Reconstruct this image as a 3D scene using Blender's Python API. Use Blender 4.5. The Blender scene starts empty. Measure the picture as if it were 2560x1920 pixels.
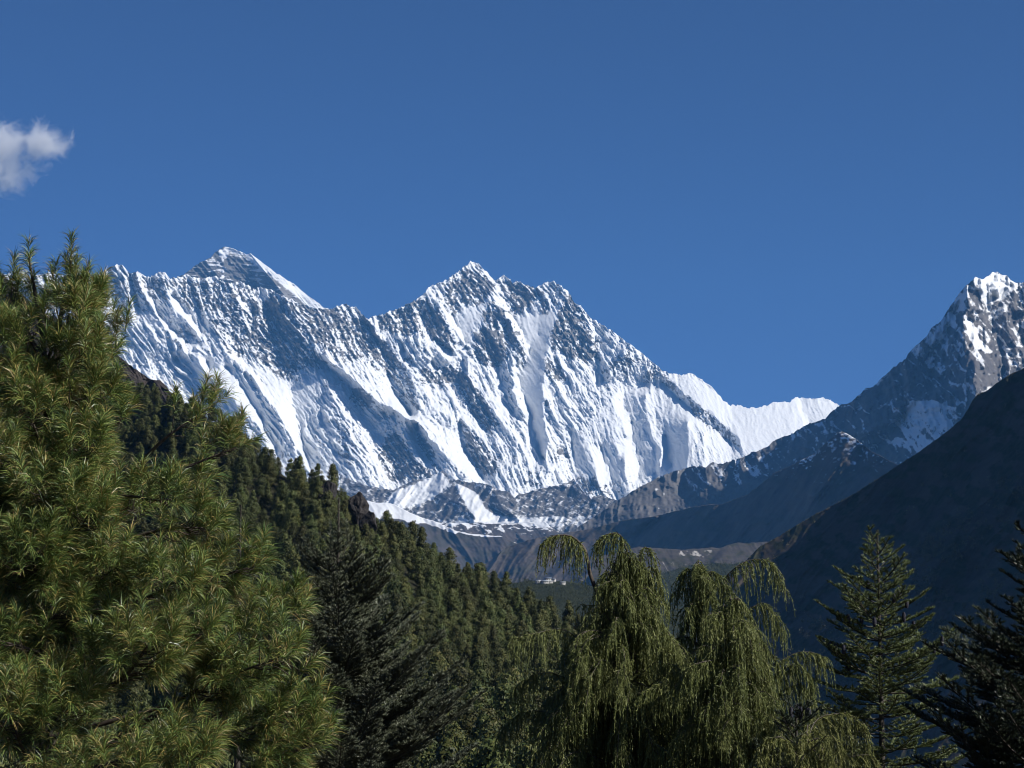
import bpy, math, random
import numpy as np
from mathutils import Vector, Matrix

# ------------------------------------------------------------------ camera, sky, sun, exposure
S = bpy.context.scene
COL = S.collection
F = 5774.0            # focal length in pixels of the 2560 px wide frame (25 deg wide)
HOR = 1782.0          # row of the horizon in that frame
PITCH = math.atan((HOR - 960.0) / F)
cam_d = bpy.data.cameras.new("camera"); cam = bpy.data.objects.new("camera", cam_d); COL.objects.link(cam)
cam_d.sensor_width = 36.0; cam_d.lens = 36.0 * F / 2560.0
cam_d.clip_start = 0.1; cam_d.clip_end = 200000.0
cam.location = (0, 0, 0); cam.rotation_euler = (math.radians(90) + PITCH, 0, 0)
S.camera = cam

SUN_AZ, SUN_EL = 113.0, 36.0     # clockwise from the view direction, above the horizon
W = bpy.data.worlds.new("World"); S.world = W; W.use_nodes = True
nt = W.node_tree; nt.nodes.clear()
sky = nt.nodes.new("ShaderNodeTexSky"); sky.sky_type = 'NISHITA'; sky.sun_disc = False
sky.sun_elevation = math.radians(SUN_EL); sky.sun_rotation = math.radians(SUN_AZ)
sky.altitude = 3000; sky.air_density = 0.5; sky.dust_density = 4.0; sky.ozone_density = 10.0
bg = nt.nodes.new("ShaderNodeBackground"); bg.inputs[1].default_value = 0.096
wo = nt.nodes.new("ShaderNodeOutputWorld")
nt.links.new(sky.outputs[0], bg.inputs[0]); nt.links.new(bg.outputs[0], wo.inputs[0])
sd = bpy.data.lights.new("sun", 'SUN'); sd.energy = 5.0; sd.angle = math.radians(0.53); sd.color = (1.0, 0.95, 0.87)
sun = bpy.data.objects.new("sun", sd); COL.objects.link(sun)
SUND = Vector((math.sin(math.radians(SUN_AZ)) * math.cos(math.radians(SUN_EL)),
               math.cos(math.radians(SUN_AZ)) * math.cos(math.radians(SUN_EL)), math.sin(math.radians(SUN_EL))))
sun.rotation_euler = SUND.to_track_quat('Z', 'Y').to_euler()
S.view_settings.view_transform = 'Standard'; S.view_settings.look = 'None'
S.view_settings.exposure = 0.17; S.view_settings.gamma = 1.0
S.cycles.use_denoising = True
S.cycles.max_bounces = 6; S.cycles.diffuse_bounces = 1; S.cycles.transmission_bounces = 3
S.cycles.volume_bounces = 3; S.cycles.transparent_max_bounces = 6
S.cycles.use_fast_gi = False; S.cycles.pixel_filter_type = 'BLACKMAN_HARRIS'; S.cycles.filter_width = 1.0
S.render.film_transparent = False

# ------------------------------------------------------------------ helpers
def ray(u, v):
    """direction of a frame pixel as (x/y, z/y)"""
    cx, cz = (np.asarray(u, float) - 1280.0) / F, (960.0 - np.asarray(v, float)) / F
    c, s = math.cos(PITCH), math.sin(PITCH)
    y = c - cz * s
    return cx / y, (s + cz * c) / y
def at(u, v, D):
    tx, tz = ray(u, v)
    return np.stack([tx * D, np.broadcast_to(D, np.shape(tx)) * 1.0, tz * D], -1)
def atv(u, v, D):
    p = at(u, v, float(D)); return Vector((float(p[0]), float(p[1]), float(p[2])))

def tag(o, label=None, cat=None, group=None, kind=None):
    if label: o['label'] = label
    if cat: o['category'] = cat
    if group: o['group'] = group
    if kind: o['kind'] = kind
    return o
def mesh_obj(name, verts, faces, mat=None, parent=None, smooth=False, attrs=None):
    """verts (n,3), faces (m,k) numpy, all faces the same size"""
    verts = np.ascontiguousarray(verts, dtype=np.float32); faces = np.ascontiguousarray(faces, dtype=np.int32)
    me = bpy.data.meshes.new(name)
    n, (m, k) = len(verts), faces.shape
    me.vertices.add(n); me.vertices.foreach_set("co", verts.ravel())
    me.loops.add(m * k); me.loops.foreach_set("vertex_index", faces.ravel())
    me.polygons.add(m); me.polygons.foreach_set("loop_start", np.arange(0, m * k, k, dtype=np.int32))
    if smooth: me.polygons.foreach_set("use_smooth", np.ones(m, dtype=bool))
    me.update(calc_edges=True)
    for an, av in (attrs or {}).items():
        a = me.attributes.new(an, 'FLOAT', 'POINT'); a.data.foreach_set("value", np.asarray(av, dtype=np.float32).ravel())
    if mat: me.materials.append(mat)
    o = bpy.data.objects.new(name, me); COL.objects.link(o)
    if parent: o.parent = parent
    return o
def empty(name, loc=(0, 0, 0), rz=0.0):
    o = bpy.data.objects.new(name, None); COL.objects.link(o); o.location = loc; o.rotation_euler = (0, 0, rz)
    return o

_T = np.random.RandomState(7).rand(8, 256, 256)
def vn(x, y, s=0):
    """smooth value noise in 0..1"""
    x = np.asarray(x, float); y = np.asarray(y, float)
    ix = np.floor(x).astype(int); iy = np.floor(y).astype(int); fx = x - ix; fy = y - iy
    fx = fx * fx * fx * (fx * (fx * 6 - 15) + 10); fy = fy * fy * fy * (fy * (fy * 6 - 15) + 10)
    t = _T[s % 8]; ix += 37 * s; iy += 91 * s
    a = t[iy & 255, ix & 255]; b = t[iy & 255, (ix + 1) & 255]; c = t[(iy + 1) & 255, ix & 255]; d = t[(iy + 1) & 255, (ix + 1) & 255]
    return (a * (1 - fx) + b * fx) * (1 - fy) + (c * (1 - fx) + d * fx) * fy
def fbm(x, y, o=4, s=0, g=0.5):
    r = 0.0; a = 1.0; t = 0.0
    for i in range(o):
        r = r + a * vn(x, y, s + i); t += a; a *= g; x = x * 2.03 + 5.2; y = y * 2.03 + 1.7
    return r / t
def ridged(x, y, o=4, s=0, g=0.5):
    """0..1, high along sharp crests"""
    r = 0.0; a = 1.0; t = 0.0
    for i in range(o):
        n = 1 - np.abs(2 * vn(x, y, s + i) - 1); r = r + a * n * n; t += a; a *= g; x = x * 2.07 + 3.1; y = y * 2.07 + 8.3
    return r / t
def sstep(a, b, x):
    t = np.clip((x - a) / (b - a), 0, 1); return t * t * (3 - 2 * t)

class Field:
    """a scalar field over the frame: crest and gully lines with given relief, smoothly joined between them"""
    def __init__(s, u0, u1, v0, v1, g=2.0):
        s.u0, s.v0, s.g = u0, v0, g
        s.nx = int((u1 - u0) / g) + 2; s.ny = int((v1 - v0) / g) + 2
        s.val = np.zeros((s.ny, s.nx)); s.cnt = np.zeros((s.ny, s.nx))
    def line(s, pts, v0, v1=None):
        v1 = v0 if v1 is None else v1
        p = np.array(pts, float); d = np.hypot(*(p[1:] - p[:-1]).T); L = np.concatenate([[0], np.cumsum(d)])
        n = max(2, int(L[-1] / s.g * 2)); t = np.linspace(0, L[-1], n)
        x = np.interp(t, L, p[:, 0]); y = np.interp(t, L, p[:, 1])
        w = (vn(t / 14, t * 0 + v0, 3) - .5) * 9                    # real crests wander a little
        dx = np.gradient(x); dy = np.gradient(y); q = np.hypot(dx, dy) + 1e-9
        x = x - dy / q * w; y = y + dx / q * w
        vv = v0 + (v1 - v0) * t / L[-1]
        ix = ((x - s.u0) / s.g).astype(int); iy = ((y - s.v0) / s.g).astype(int)
        k = (ix >= 0) & (iy >= 0) & (ix < s.nx) & (iy < s.ny)
        np.add.at(s.val, (iy[k], ix[k]), vv[k]); np.add.at(s.cnt, (iy[k], ix[k]), 1)
    def solve(s, base=0.0):
        lv = [(s.val, s.cnt)]
        while min(lv[-1][0].shape) > 8:
            v, c = lv[-1]; H, Wd = v.shape; v = np.pad(v, ((0, H & 1), (0, Wd & 1))); c = np.pad(c, ((0, H & 1), (0, Wd & 1)))
            lv.append((v[::2, ::2] + v[1::2, ::2] + v[::2, 1::2] + v[1::2, 1::2], c[::2, ::2] + c[1::2, ::2] + c[::2, 1::2] + c[1::2, 1::2]))
        f = None
        for k, (v, c) in enumerate(reversed(lv)):
            tgt = v / np.maximum(c, 1); m = c > 0
            if f is None: f = np.full(v.shape, base)
            else:
                f = np.repeat(np.repeat(f, 2, 0), 2, 1)[:v.shape[0], :v.shape[1]]
            for _ in range(120 if k < 4 else 50):
                p = np.pad(f, 1, mode='edge'); f = (p[:-2, 1:-1] + p[2:, 1:-1] + p[1:-1, :-2] + p[1:-1, 2:]) * .25
                f = np.where(m, tgt, f)
        s.f = f; return s
    def __call__(s, u, v):
        x = np.clip((u - s.u0) / s.g, 0, s.nx - 1.001); y = np.clip((v - s.v0) / s.g, 0, s.ny - 1.001)
        ix = x.astype(int); iy = y.astype(int); fx = x - ix; fy = y - iy; f = s.f
        return (f[iy, ix] * (1 - fx) + f[iy, ix + 1] * fx) * (1 - fy) + (f[iy + 1, ix] * (1 - fx) + f[iy + 1, ix + 1] * fx) * fy

def poly_mask(u, v, poly, soft=8.0):
    """soft inside mask of a polygon (signed distance)"""
    P = np.array(poly, float); d2 = np.full(np.shape(u), 1e18); ins = np.zeros(np.shape(u), bool)
    for i in range(len(P)):
        a, b = P[i], P[(i + 1) % len(P)]
        ex, ey = b - a; wx = u - a[0]; wy = v - a[1]
        t = np.clip((wx * ex + wy * ey) / (ex * ex + ey * ey + 1e-9), 0, 1)
        d2 = np.minimum(d2, (wx - ex * t) ** 2 + (wy - ey * t) ** 2)
        c = ((a[1] > v) != (b[1] > v)) & (u < (b[0] - a[0]) * (v - a[1]) / (b[1] - a[1] + 1e-12) + a[0])
        ins ^= c
    d = np.sqrt(d2) * np.where(ins, 1, -1)
    return sstep(-soft, soft, d)

def massif(name, skyl, bot, depth, mat, step=2.0, vstep=2.0, jag=2.5, jagl=9.0, attrs=None, back=0.9, rug=None, u0=None, u1=None):
    """a mountain face: from its skyline down to the line bot, with its far slope falling away behind the skyline.
    depth(u,v) -> horizontal distance; attrs: dict name -> f(u, v, D)"""
    sk = np.array(skyl, float); bt = np.array(bot, float)
    u0 = sk[0, 0] if u0 is None else u0; u1 = sk[-1, 0] if u1 is None else u1
    us = np.arange(u0, u1 + step, step)
    vs = np.interp(us, sk[:, 0], sk[:, 1]) - jag * (ridged(us / jagl, us * 0 + 3.3, 3, 2) - 0.45) * 2
    vb = np.interp(us, bt[:, 0], bt[:, 1]); vb = np.maximum(vb, vs + 4)
    n = int(np.max(vb - vs) / vstep) + 2
    t = np.linspace(0, 1, n)[:, None]
    U = np.broadcast_to(us, (n, len(us))); V = vs + (vb - vs) * t
    D = depth(U, V)
    P = at(U, V, D)
    nb = 10
    top = P[0]; Bk = []
    w = (vb - vs) * np.mean(D[0]) / F
    for i in range(nb, 0, -1):
        q = top.copy(); h = (i / nb) ** 1.3 * w * 0.8
        q[:, 1] += h / back * 1.0; q[:, 2] -= h; q[:, 0] = q[:, 0] * (1 + 0 * h)
        Bk.append(q)
    Pall = np.concatenate([np.stack(Bk), P]); R, Cc = Pall.shape[:2]
    idx = np.arange(R * Cc).reshape(R, Cc)
    f = np.stack([idx[:-1, :-1], idx[1:, :-1], idx[1:, 1:], idx[:-1, 1:]], -1).reshape(-1, 4)
    at_ = {}
    for k, fn in (attrs or {}).items():
        a = fn(U, V, D) * np.ones_like(U); at_[k] = np.concatenate([np.repeat(a[:1], nb, 0), a])
    o = mesh_obj(name, Pall.reshape(-1, 3), f, mat, smooth=True, attrs=at_)
    tag(o, kind='structure'); return o

def new_mat(name):
    m = bpy.data.materials.new(name); m.use_nodes = True; t = m.node_tree; b = t.nodes["Principled BSDF"]
    return m, t, b
def N(t, kind, **kw):
    n = t.nodes.new(kind)
    for k, v in kw.items():
        if k.startswith('i_'): n.inputs[int(k[2:]) if k[2:].isdigit() else k[2:]].default_value = v
        else: setattr(n, k, v)
    return n
def ramp(t, src, stops):
    r = t.nodes.new("ShaderNodeValToRGB"); e = r.color_ramp.elements
    while len(e) < len(stops): e.new(0.5)
    for i, (p, c) in enumerate(stops): e[i].position = p; e[i].color = (*c, 1) if len(c) == 3 else c
    t.links.new(src, r.inputs[0]); return r.outputs[0]
def mixc(t, fac, a, b):
    m = N(t, "ShaderNodeMix", data_type='RGBA')
    for i, x in ((0, fac), (6, a), (7, b)):
        if hasattr(x, 'links') or isinstance(x, bpy.types.NodeSocket): t.links.new(x, m.inputs[i])
        else: m.inputs[i].default_value = x if i == 0 else (*x, 1)
    return m.outputs[2]

def mountain_mat(name, rocka, rockb, snow=(0.80, 0.82, 0.84), veg=None, nscale=0.004, rough=0.75, bump=0.0):
    """bare ground (two mixed tones) with snow where the 'snow' attribute says so and plants where 'veg' does"""
    m, t, b = new_mat(name)
    geo = N(t, "ShaderNodeNewGeometry")
    n1 = N(t, "ShaderNodeTexNoise", i_Scale=nscale, i_Detail=8.0, i_Roughness=0.62); t.links.new(geo.outputs['Position'], n1.inputs['Vector'])
    c = ramp(t, n1.outputs[0], [(0.36, rocka), (0.64, rockb)])
    if veg:
        av = N(t, "ShaderNodeAttribute", attribute_name="veg")
        n3 = N(t, "ShaderNodeTexNoise", i_Scale=nscale * 6, i_Detail=6.0, i_Roughness=0.6); t.links.new(geo.outputs['Position'], n3.inputs['Vector'])
        vc = ramp(t, n3.outputs[0], [(0.4, veg[0]), (0.62, veg[1])])
        c = mixc(t, av.outputs['Fac'], c, vc)
    an = N(t, "ShaderNodeAttribute", attribute_name="snow")
    n2 = N(t, "ShaderNodeTexNoise", i_Scale=nscale * 5, i_Detail=5.0, i_Roughness=0.65); t.links.new(geo.outputs['Position'], n2.inputs['Vector'])
    ma = N(t, "ShaderNodeMath", operation='MULTIPLY_ADD'); t.links.new(n2.outputs[0], ma.inputs[0]); ma.inputs[1].default_value = 0.5
    t.links.new(an.outputs['Fac'], ma.inputs[2])
    f = N(t, "ShaderNodeMapRange"); f.interpolation_type = 'SMOOTHSTEP'; f.inputs[1].default_value = 0.68; f.inputs[2].default_value = 0.82
    t.links.new(ma.outputs[0], f.inputs[0])
    c = mixc(t, f.outputs[0], c, snow)
    t.links.new(c, b.inputs['Base Color']); b.inputs['Roughness'].default_value = rough
    b.inputs['Specular IOR Level'].default_value = 0.15
    if bump > 0:
        bp = N(t, "ShaderNodeBump", i_Strength=1.0, i_Distance=bump); t.links.new(n2.outputs[0], bp.inputs['Height']); t.links.new(bp.outputs[0], b.inputs['Normal'])
    return m

# ------------------------------------------------------------------ the snow range
M_SNOW = mountain_mat("snow_and_rock", (0.12, 0.117, 0.117), (0.235, 0.225, 0.212), nscale=0.006)
def rocky_attr(fieldfn):
    return fieldfn

# the farthest peak, behind the wall
EV = [(430, 702), (450, 690), (460, 686), (483, 668), (500, 656), (528, 643), (538, 630), (546, 626), (556, 619), (565, 616), (580, 620), (602, 629), (616, 636), (627, 633),
      (643, 647), (668, 665), (690, 683), (700, 687), (718, 700), (736, 710), (767, 738), (795, 756), (808, 768), (830, 782)]
fe = Field(400, 860, 590, 840)
for l in ([[(627, 634), (642, 655), (660, 672), (680, 692), (690, 716), (702, 740), (715, 760)], 150, 260],
          [[(565, 616), (560, 640), (550, 665), (545, 690), (540, 720)], 30, 60],
          [[(640, 700), (650, 740), (660, 780)], -120, -160],
          [[(480, 670), (500, 700), (505, 730)], -30, -40],
          [[(736, 712), (770, 742), (808, 770)], 20, 20]):
    fe.line(*l)
fe.solve()
def ev_depth(u, v):
    r = fe(u, v); band = (ridged((u + v * 0.9) / 60, (v - u * 0.12) / 11, 3, 1) - .5) * 55
    sm = sstep(0, 60, (u - 640) * 0.75 - (v - 655) * 0.95 + 25)      # the even snow slope right of the edge
    fl = (ridged((u - v * .8) / 16, v / 60, 4, 4) - .5) * 60
    return 29500 - (v - 616) * 3.6 - r - (band + fl) * (1 - .75 * sm)
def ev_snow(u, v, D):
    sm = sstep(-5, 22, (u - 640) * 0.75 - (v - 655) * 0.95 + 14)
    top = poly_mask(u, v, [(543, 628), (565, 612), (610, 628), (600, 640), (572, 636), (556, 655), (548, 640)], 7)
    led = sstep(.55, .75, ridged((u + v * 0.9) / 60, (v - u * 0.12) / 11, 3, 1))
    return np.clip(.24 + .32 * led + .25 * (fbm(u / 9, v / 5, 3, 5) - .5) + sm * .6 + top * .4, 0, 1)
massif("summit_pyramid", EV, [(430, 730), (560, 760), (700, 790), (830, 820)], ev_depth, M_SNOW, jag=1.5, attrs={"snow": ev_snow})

# the great wall
WALL = [(-900, 770), (-700, 700), (-500, 740), (-300, 690), (-160, 720), (-60, 700), (0, 690), (20, 684), (28, 678), (61, 678), (90, 690), (130, 682), (160, 690), (195, 672), (220, 690), (232, 700), (245, 690), (265, 672), (290, 661), (308, 665), (324, 682),
        (343, 677), (369, 694), (392, 683), (410, 679), (428, 697), (451, 691), (467, 685), (480, 693), (494, 696), (507, 696), (525, 691), (539, 689), (552, 699), (575, 711), (589, 704), (605, 706),
        (641, 722), (649, 716), (675, 724), (699, 737), (715, 742), (740, 754), (750, 760), (786, 772), (808, 772), (817, 769), (831, 773), (846, 765), (866, 760), (876, 765), (889, 765), (901, 779), (919, 800),
        (932, 791), (953, 786), (975, 779), (991, 773), (1021, 760), (1039, 750), (1061, 734), (1070, 718), (1082, 714), (1095, 708), (1118, 699), (1142, 681), (1163, 665), (1170, 659), (1176, 651), (1186, 655), (1197, 659),
        (1212, 676), (1238, 700), (1243, 699), (1260, 687), (1274, 695), (1281, 708), (1294, 702), (1321, 715), (1339, 719), (1362, 708), (1384, 702), (1402, 714), (1423, 732), (1434, 753), (1457, 769),
        (1477, 796), (1488, 800), (1515, 818), (1550, 842), (1577, 862), (1602, 879), (1635, 908), (1653, 925), (1675, 934), (1700, 936), (1722, 934), (1751, 945), (1783, 973), (1809, 1002), (1827, 1014), (1848, 1013),
        (1877, 1020), (1903, 1016), (1935, 1007), (1975, 1004), (1986, 995), (2026, 996), (2058, 994), (2076, 1000), (2096, 1011), (2140, 1040), (2220, 1070), (2500, 1100)]
RG = [  # crest lines: relief towards us in metres at the first and last point
 (180, 330, [(699, 737), (715, 742), (725, 777), (747, 804), (772, 838), (797, 874), (822, 903), (849, 917), (887, 953), (932, 992), (985, 1023), (1021, 1044), (1040, 1052), (1062, 1078), (1087, 1106), (1112, 1138), (1133, 1160), (1166, 1192)]),
 (60, 150, [(523, 785), (534, 817), (553, 844), (580, 889), (602, 916), (643, 953), (651, 977), (672, 1004), (696, 1035), (725, 1083), (753, 1144), (790, 1200)]),
 (90, 70, [(539, 689), (552, 708), (582, 749), (613, 799), (620, 826)]),
 (40, 40, [(649, 716), (655, 740), (648, 775), (640, 810)]),
 (110, 110, [(410, 679), (410, 706), (421, 736), (426, 763), (440, 785), (462, 799), (483, 824), (490, 836)]),
 (90, 60, [(308, 665), (313, 706), (317, 736), (327, 758), (335, 790), (350, 830), (368, 870)]),
 (110, 120, [(343, 677), (345, 706), (358, 736), (381, 776), (399, 803), (417, 828), (449, 860), (470, 885)]),
 (90, 60, [(229, 699), (234, 722), (252, 754), (275, 779), (300, 820)]),
 (60, 60, [(492, 842), (516, 867), (544, 896), (553, 912)]),
 (100, 170, [(491, 869), (505, 923), (534, 953), (563, 977), (603, 1019), (635, 1053), (660, 1085), (669, 1117), (690, 1150)]),
 (60, 150, [(806, 949), (822, 978), (842, 1005), (862, 1035), (878, 1066), (873, 1090), (897, 1120), (913, 1153), (947, 1210), (960, 1225)]),
 (40, 80, [(813, 1025), (822, 1043), (831, 1062), (850, 1100), (868, 1140), (880, 1180)]),
 (70, 130, [(985, 1034), (1008, 1086), (1031, 1120), (1053, 1153), (1067, 1178)]),
 (70, 90, [(1051, 1086), (1076, 1126), (1090, 1160)]),
 (60, 60, [(866, 760), (856, 790), (853, 822), (870, 860), (890, 905)]),
 (60, 110, [(896, 908), (921, 933), (948, 965), (975, 1000)]),
 (50, 60, [(1002, 817), (1002, 845), (1030, 894), (1032, 926), (1034, 960), (1041, 994), (1052, 1039)]),
 (70, 60, [(920, 801), (935, 830), (955, 850)]),
 (80, 130, [(1039, 750), (1030, 780), (1038, 810), (1055, 850), (1068, 880), (1080, 905)]),
 (110, 80, [(1079, 737), (1086, 742), (1106, 780), (1120, 812), (1145, 843), (1168, 868)]),
 (90, 90, [(1061, 831), (1080, 863), (1100, 888), (1120, 905)]),
 (80, 80, [(1091, 837), (1118, 859), (1140, 880)]),
 (60, 150, [(1176, 651), (1195, 685), (1217, 717), (1228, 735), (1240, 752), (1256, 775), (1272, 800), (1284, 825), (1296, 850), (1306, 872)]),
 (90, 100, [(1228, 735), (1232, 770), (1238, 800), (1245, 830), (1258, 860), (1271, 880), (1285, 934), (1285, 979), (1295, 1008), (1310, 1040)]),
 (70, 130, [(1168, 893), (1172, 940), (1190, 963), (1216, 1000), (1234, 1022), (1252, 1050), (1275, 1085), (1300, 1120), (1320, 1160)]),
 (60, 120, [(1035, 957), (1038, 985), (1050, 1010), (1075, 1040), (1098, 1070)]),
 (30, 60, [(1095, 990), (1115, 1020), (1130, 1045)]),
 (80, 150, [(1160, 1047), (1180, 1072), (1212, 1108), (1239, 1142), (1252, 1174), (1270, 1205), (1286, 1241)]),
 (60, 150, [(1384, 702), (1400, 720), (1418, 740), (1415, 770), (1400, 800), (1380, 840), (1371, 870), (1366, 900), (1360, 938), (1360, 979), (1361, 1013), (1363, 1045), (1368, 1092), (1368, 1149), (1372, 1180)]),
 (50, 70, [(1434, 753), (1455, 790), (1475, 830), (1488, 860)]),
 (90, 130, [(1519, 945), (1532, 922), (1550, 900), (1570, 880), (1590, 872)]),
 (70, 80, [(1467, 1121), (1489, 1160), (1497, 1192), (1500, 1215)]),
 (90, 100, [(1566, 1144), (1566, 1194), (1571, 1228), (1575, 1250)]),
 (80, 90, [(1630, 1058), (1634, 1092), (1655, 1137), (1650, 1170)]),
 (110, 110, [(1722, 1054), (1722, 1103), (1718, 1144), (1712, 1170)]),
 (80, 70, [(1620, 990), (1616, 1031)]),
 (70, 120, [(1590, 870), (1634, 911), (1668, 945), (1713, 984), (1750, 1013), (1780, 1031), (1823, 1070), (1848, 1099), (1866, 1132), (1880, 1160)]),
 (20, 20, [(1986, 996), (1995, 1030), (2010, 1060)]), (25, 20, [(2040, 996), (2050, 1030), (2055, 1050)]),
 # shoulders and flutings of the snow slabs
 (40, 60, [(1440, 950), (1470, 1000), (1500, 1050), (1530, 1100), (1550, 1130)]),
 (40, 50, [(1400, 960), (1425, 1010), (1445, 1060), (1465, 1100)]),
 (50, 60, [(1520, 990), (1540, 1030), (1560, 1060), (1570, 1090)]),
]
GL = [  # gullies
 (-60, -200, [(660, 760), (680, 800), (690, 840), (700, 900), (722, 960), (738, 1020), (750, 1080), (765, 1150), (780, 1190)]),
 (-40, -60, [(585, 870), (610, 905), (640, 930), (665, 965)]),
 (-20, -60, [(620, 745), (632, 780), (634, 840), (645, 880)]),
 (-70, -90, [(428, 740), (460, 772), (489, 803), (506, 832)]),
 (-50, -60, [(376, 702), (367, 727), (388, 763), (399, 785), (426, 819), (453, 844), (478, 862)]),
 (-40, -40, [(325, 684), (330, 710), (336, 740), (350, 780)]),
 (-60, -60, [(245, 700), (262, 730), (285, 755), (300, 775)]),
 (-50, -40, [(300, 860), (340, 900), (380, 930)]),
 (-40, -40, [(470, 830), (485, 850), (489, 862)]),
 (-90, -90, [(440, 900), (470, 930), (500, 975), (530, 1010), (570, 1060)]),
 (-40, -40, [(519, 905), (524, 930)]), (-30, -30, [(565, 918), (580, 935)]),
 (-30, -90, [(600, 965), (617, 985), (644, 1026), (667, 1076), (683, 1110), (700, 1150)]),
 (-20, -120, [(805, 905), (817, 917), (853, 949), (876, 971), (894, 1005), (910, 1039), (936, 1086), (963, 1122), (985, 1153), (997, 1199)]),
 (-30, -60, [(800, 1000), (806, 1040), (815, 1080), (830, 1130), (845, 1180)]),
 (20, -20, [(965, 1030), (980, 1060), (998, 1100), (1015, 1150)]),
 (-10, -40, [(1044, 1058), (1037, 1097), (1052, 1125), (1068, 1150)]),
 (-60, -170, [(919, 804), (935, 840), (950, 870), (970, 920), (978, 960), (1000, 1005), (1030, 1037)]),
 (-30, -30, [(880, 800), (890, 850), (915, 890)]),
 (-50, -20, [(1010, 790), (1016, 815)]),
 (-80, -60, [(1060, 780), (1058, 810), (1075, 835), (1100, 850), (1130, 885)]),
 (-40, -40, [(1000, 850), (1015, 880)]),
 (-20, -60, [(1129, 787), (1147, 821), (1163, 850), (1170, 875)]),
 (-70, -90, [(1243, 705), (1262, 737), (1276, 767), (1287, 794), (1310, 834), (1326, 875), (1310, 910), (1303, 930), (1291, 914), (1304, 954), (1311, 997), (1327, 1035), (1336, 1081), (1347, 1115), (1361, 1149)]),
 (-80, -60, [(1243, 905), (1246, 930), (1260, 968), (1272, 1009), (1286, 1033)]),
 (-40, -40, [(1263, 800), (1265, 830), (1275, 855)]),
 (-50, -60, [(1158, 900), (1168, 929)]),
 (-70, -60, [(1131, 952), (1147, 975), (1165, 1011), (1189, 1040), (1223, 1077)]),
 (-50, -80, [(1080, 905), (1100, 930), (1125, 945)]),
 (-60, -90, [(1152, 1055), (1160, 1100), (1168, 1131), (1189, 1165), (1210, 1195)]),
 (-40, -30, [(1345, 720), (1350, 750), (1345, 800), (1348, 840)]),
 (-60, -80, [(1490, 820), (1493, 848), (1496, 900), (1500, 929), (1509, 956)]),
 (-60, -50, [(1552, 950), (1560, 970), (1590, 972), (1620, 958)]),
 (-60, -60, [(1431, 1108), (1440, 1137), (1435, 1171), (1449, 1216)]),
 (-60, -80, [(1505, 1117), (1517, 1153), (1526, 1189), (1535, 1223), (1546, 1248)]),
 (-70, -80, [(1580, 1056), (1582, 1099), (1593, 1137), (1602, 1167), (1594, 1200)]),
 (-70, -80, [(1664, 1092), (1668, 1137), (1678, 1167)]),
 (-60, -60, [(1566, 977), (1562, 1000), (1566, 1029)]),
 (-30, -50, [(1652, 959), (1679, 979), (1709, 1006), (1750, 1050), (1790, 1075), (1830, 1112)]),
 (-10, -20, [(2000, 1000), (2015, 1040), (2025, 1060)]),
]
fw = Field(-180, 2240, 600, 1420)
for a, b, p in RG: fw.line(p, a * 1.0, b * 1.0)
for a, b, p in GL: fw.line(p, a * 1.0, b * 1.0)
fw.solve()
SMOOTH = [([(1140, 790), (1220, 750), (1215, 800), (1180, 850), (1150, 850)], .75), ([(1290, 790), (1400, 770), (1380, 860), (1360, 950), (1360, 1150), (1330, 1100), (1300, 950), (1320, 880)], .85),
          ([(600, 900), (690, 930), (740, 960), (800, 930), (780, 1030), (730, 1080), (680, 990)], .6), ([(470, 900), (560, 890), (650, 1000), (640, 1060), (520, 990)], .7),
          ([(1560, 960), (1740, 960), (1730, 1180), (1440, 1210), (1430, 1100)], .55), ([(1650, 930), (2110, 980), (2110, 1080), (1880, 1150)], .6), ([(440, 740), (510, 820), (500, 850), (440, 800)], .5)]
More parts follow.
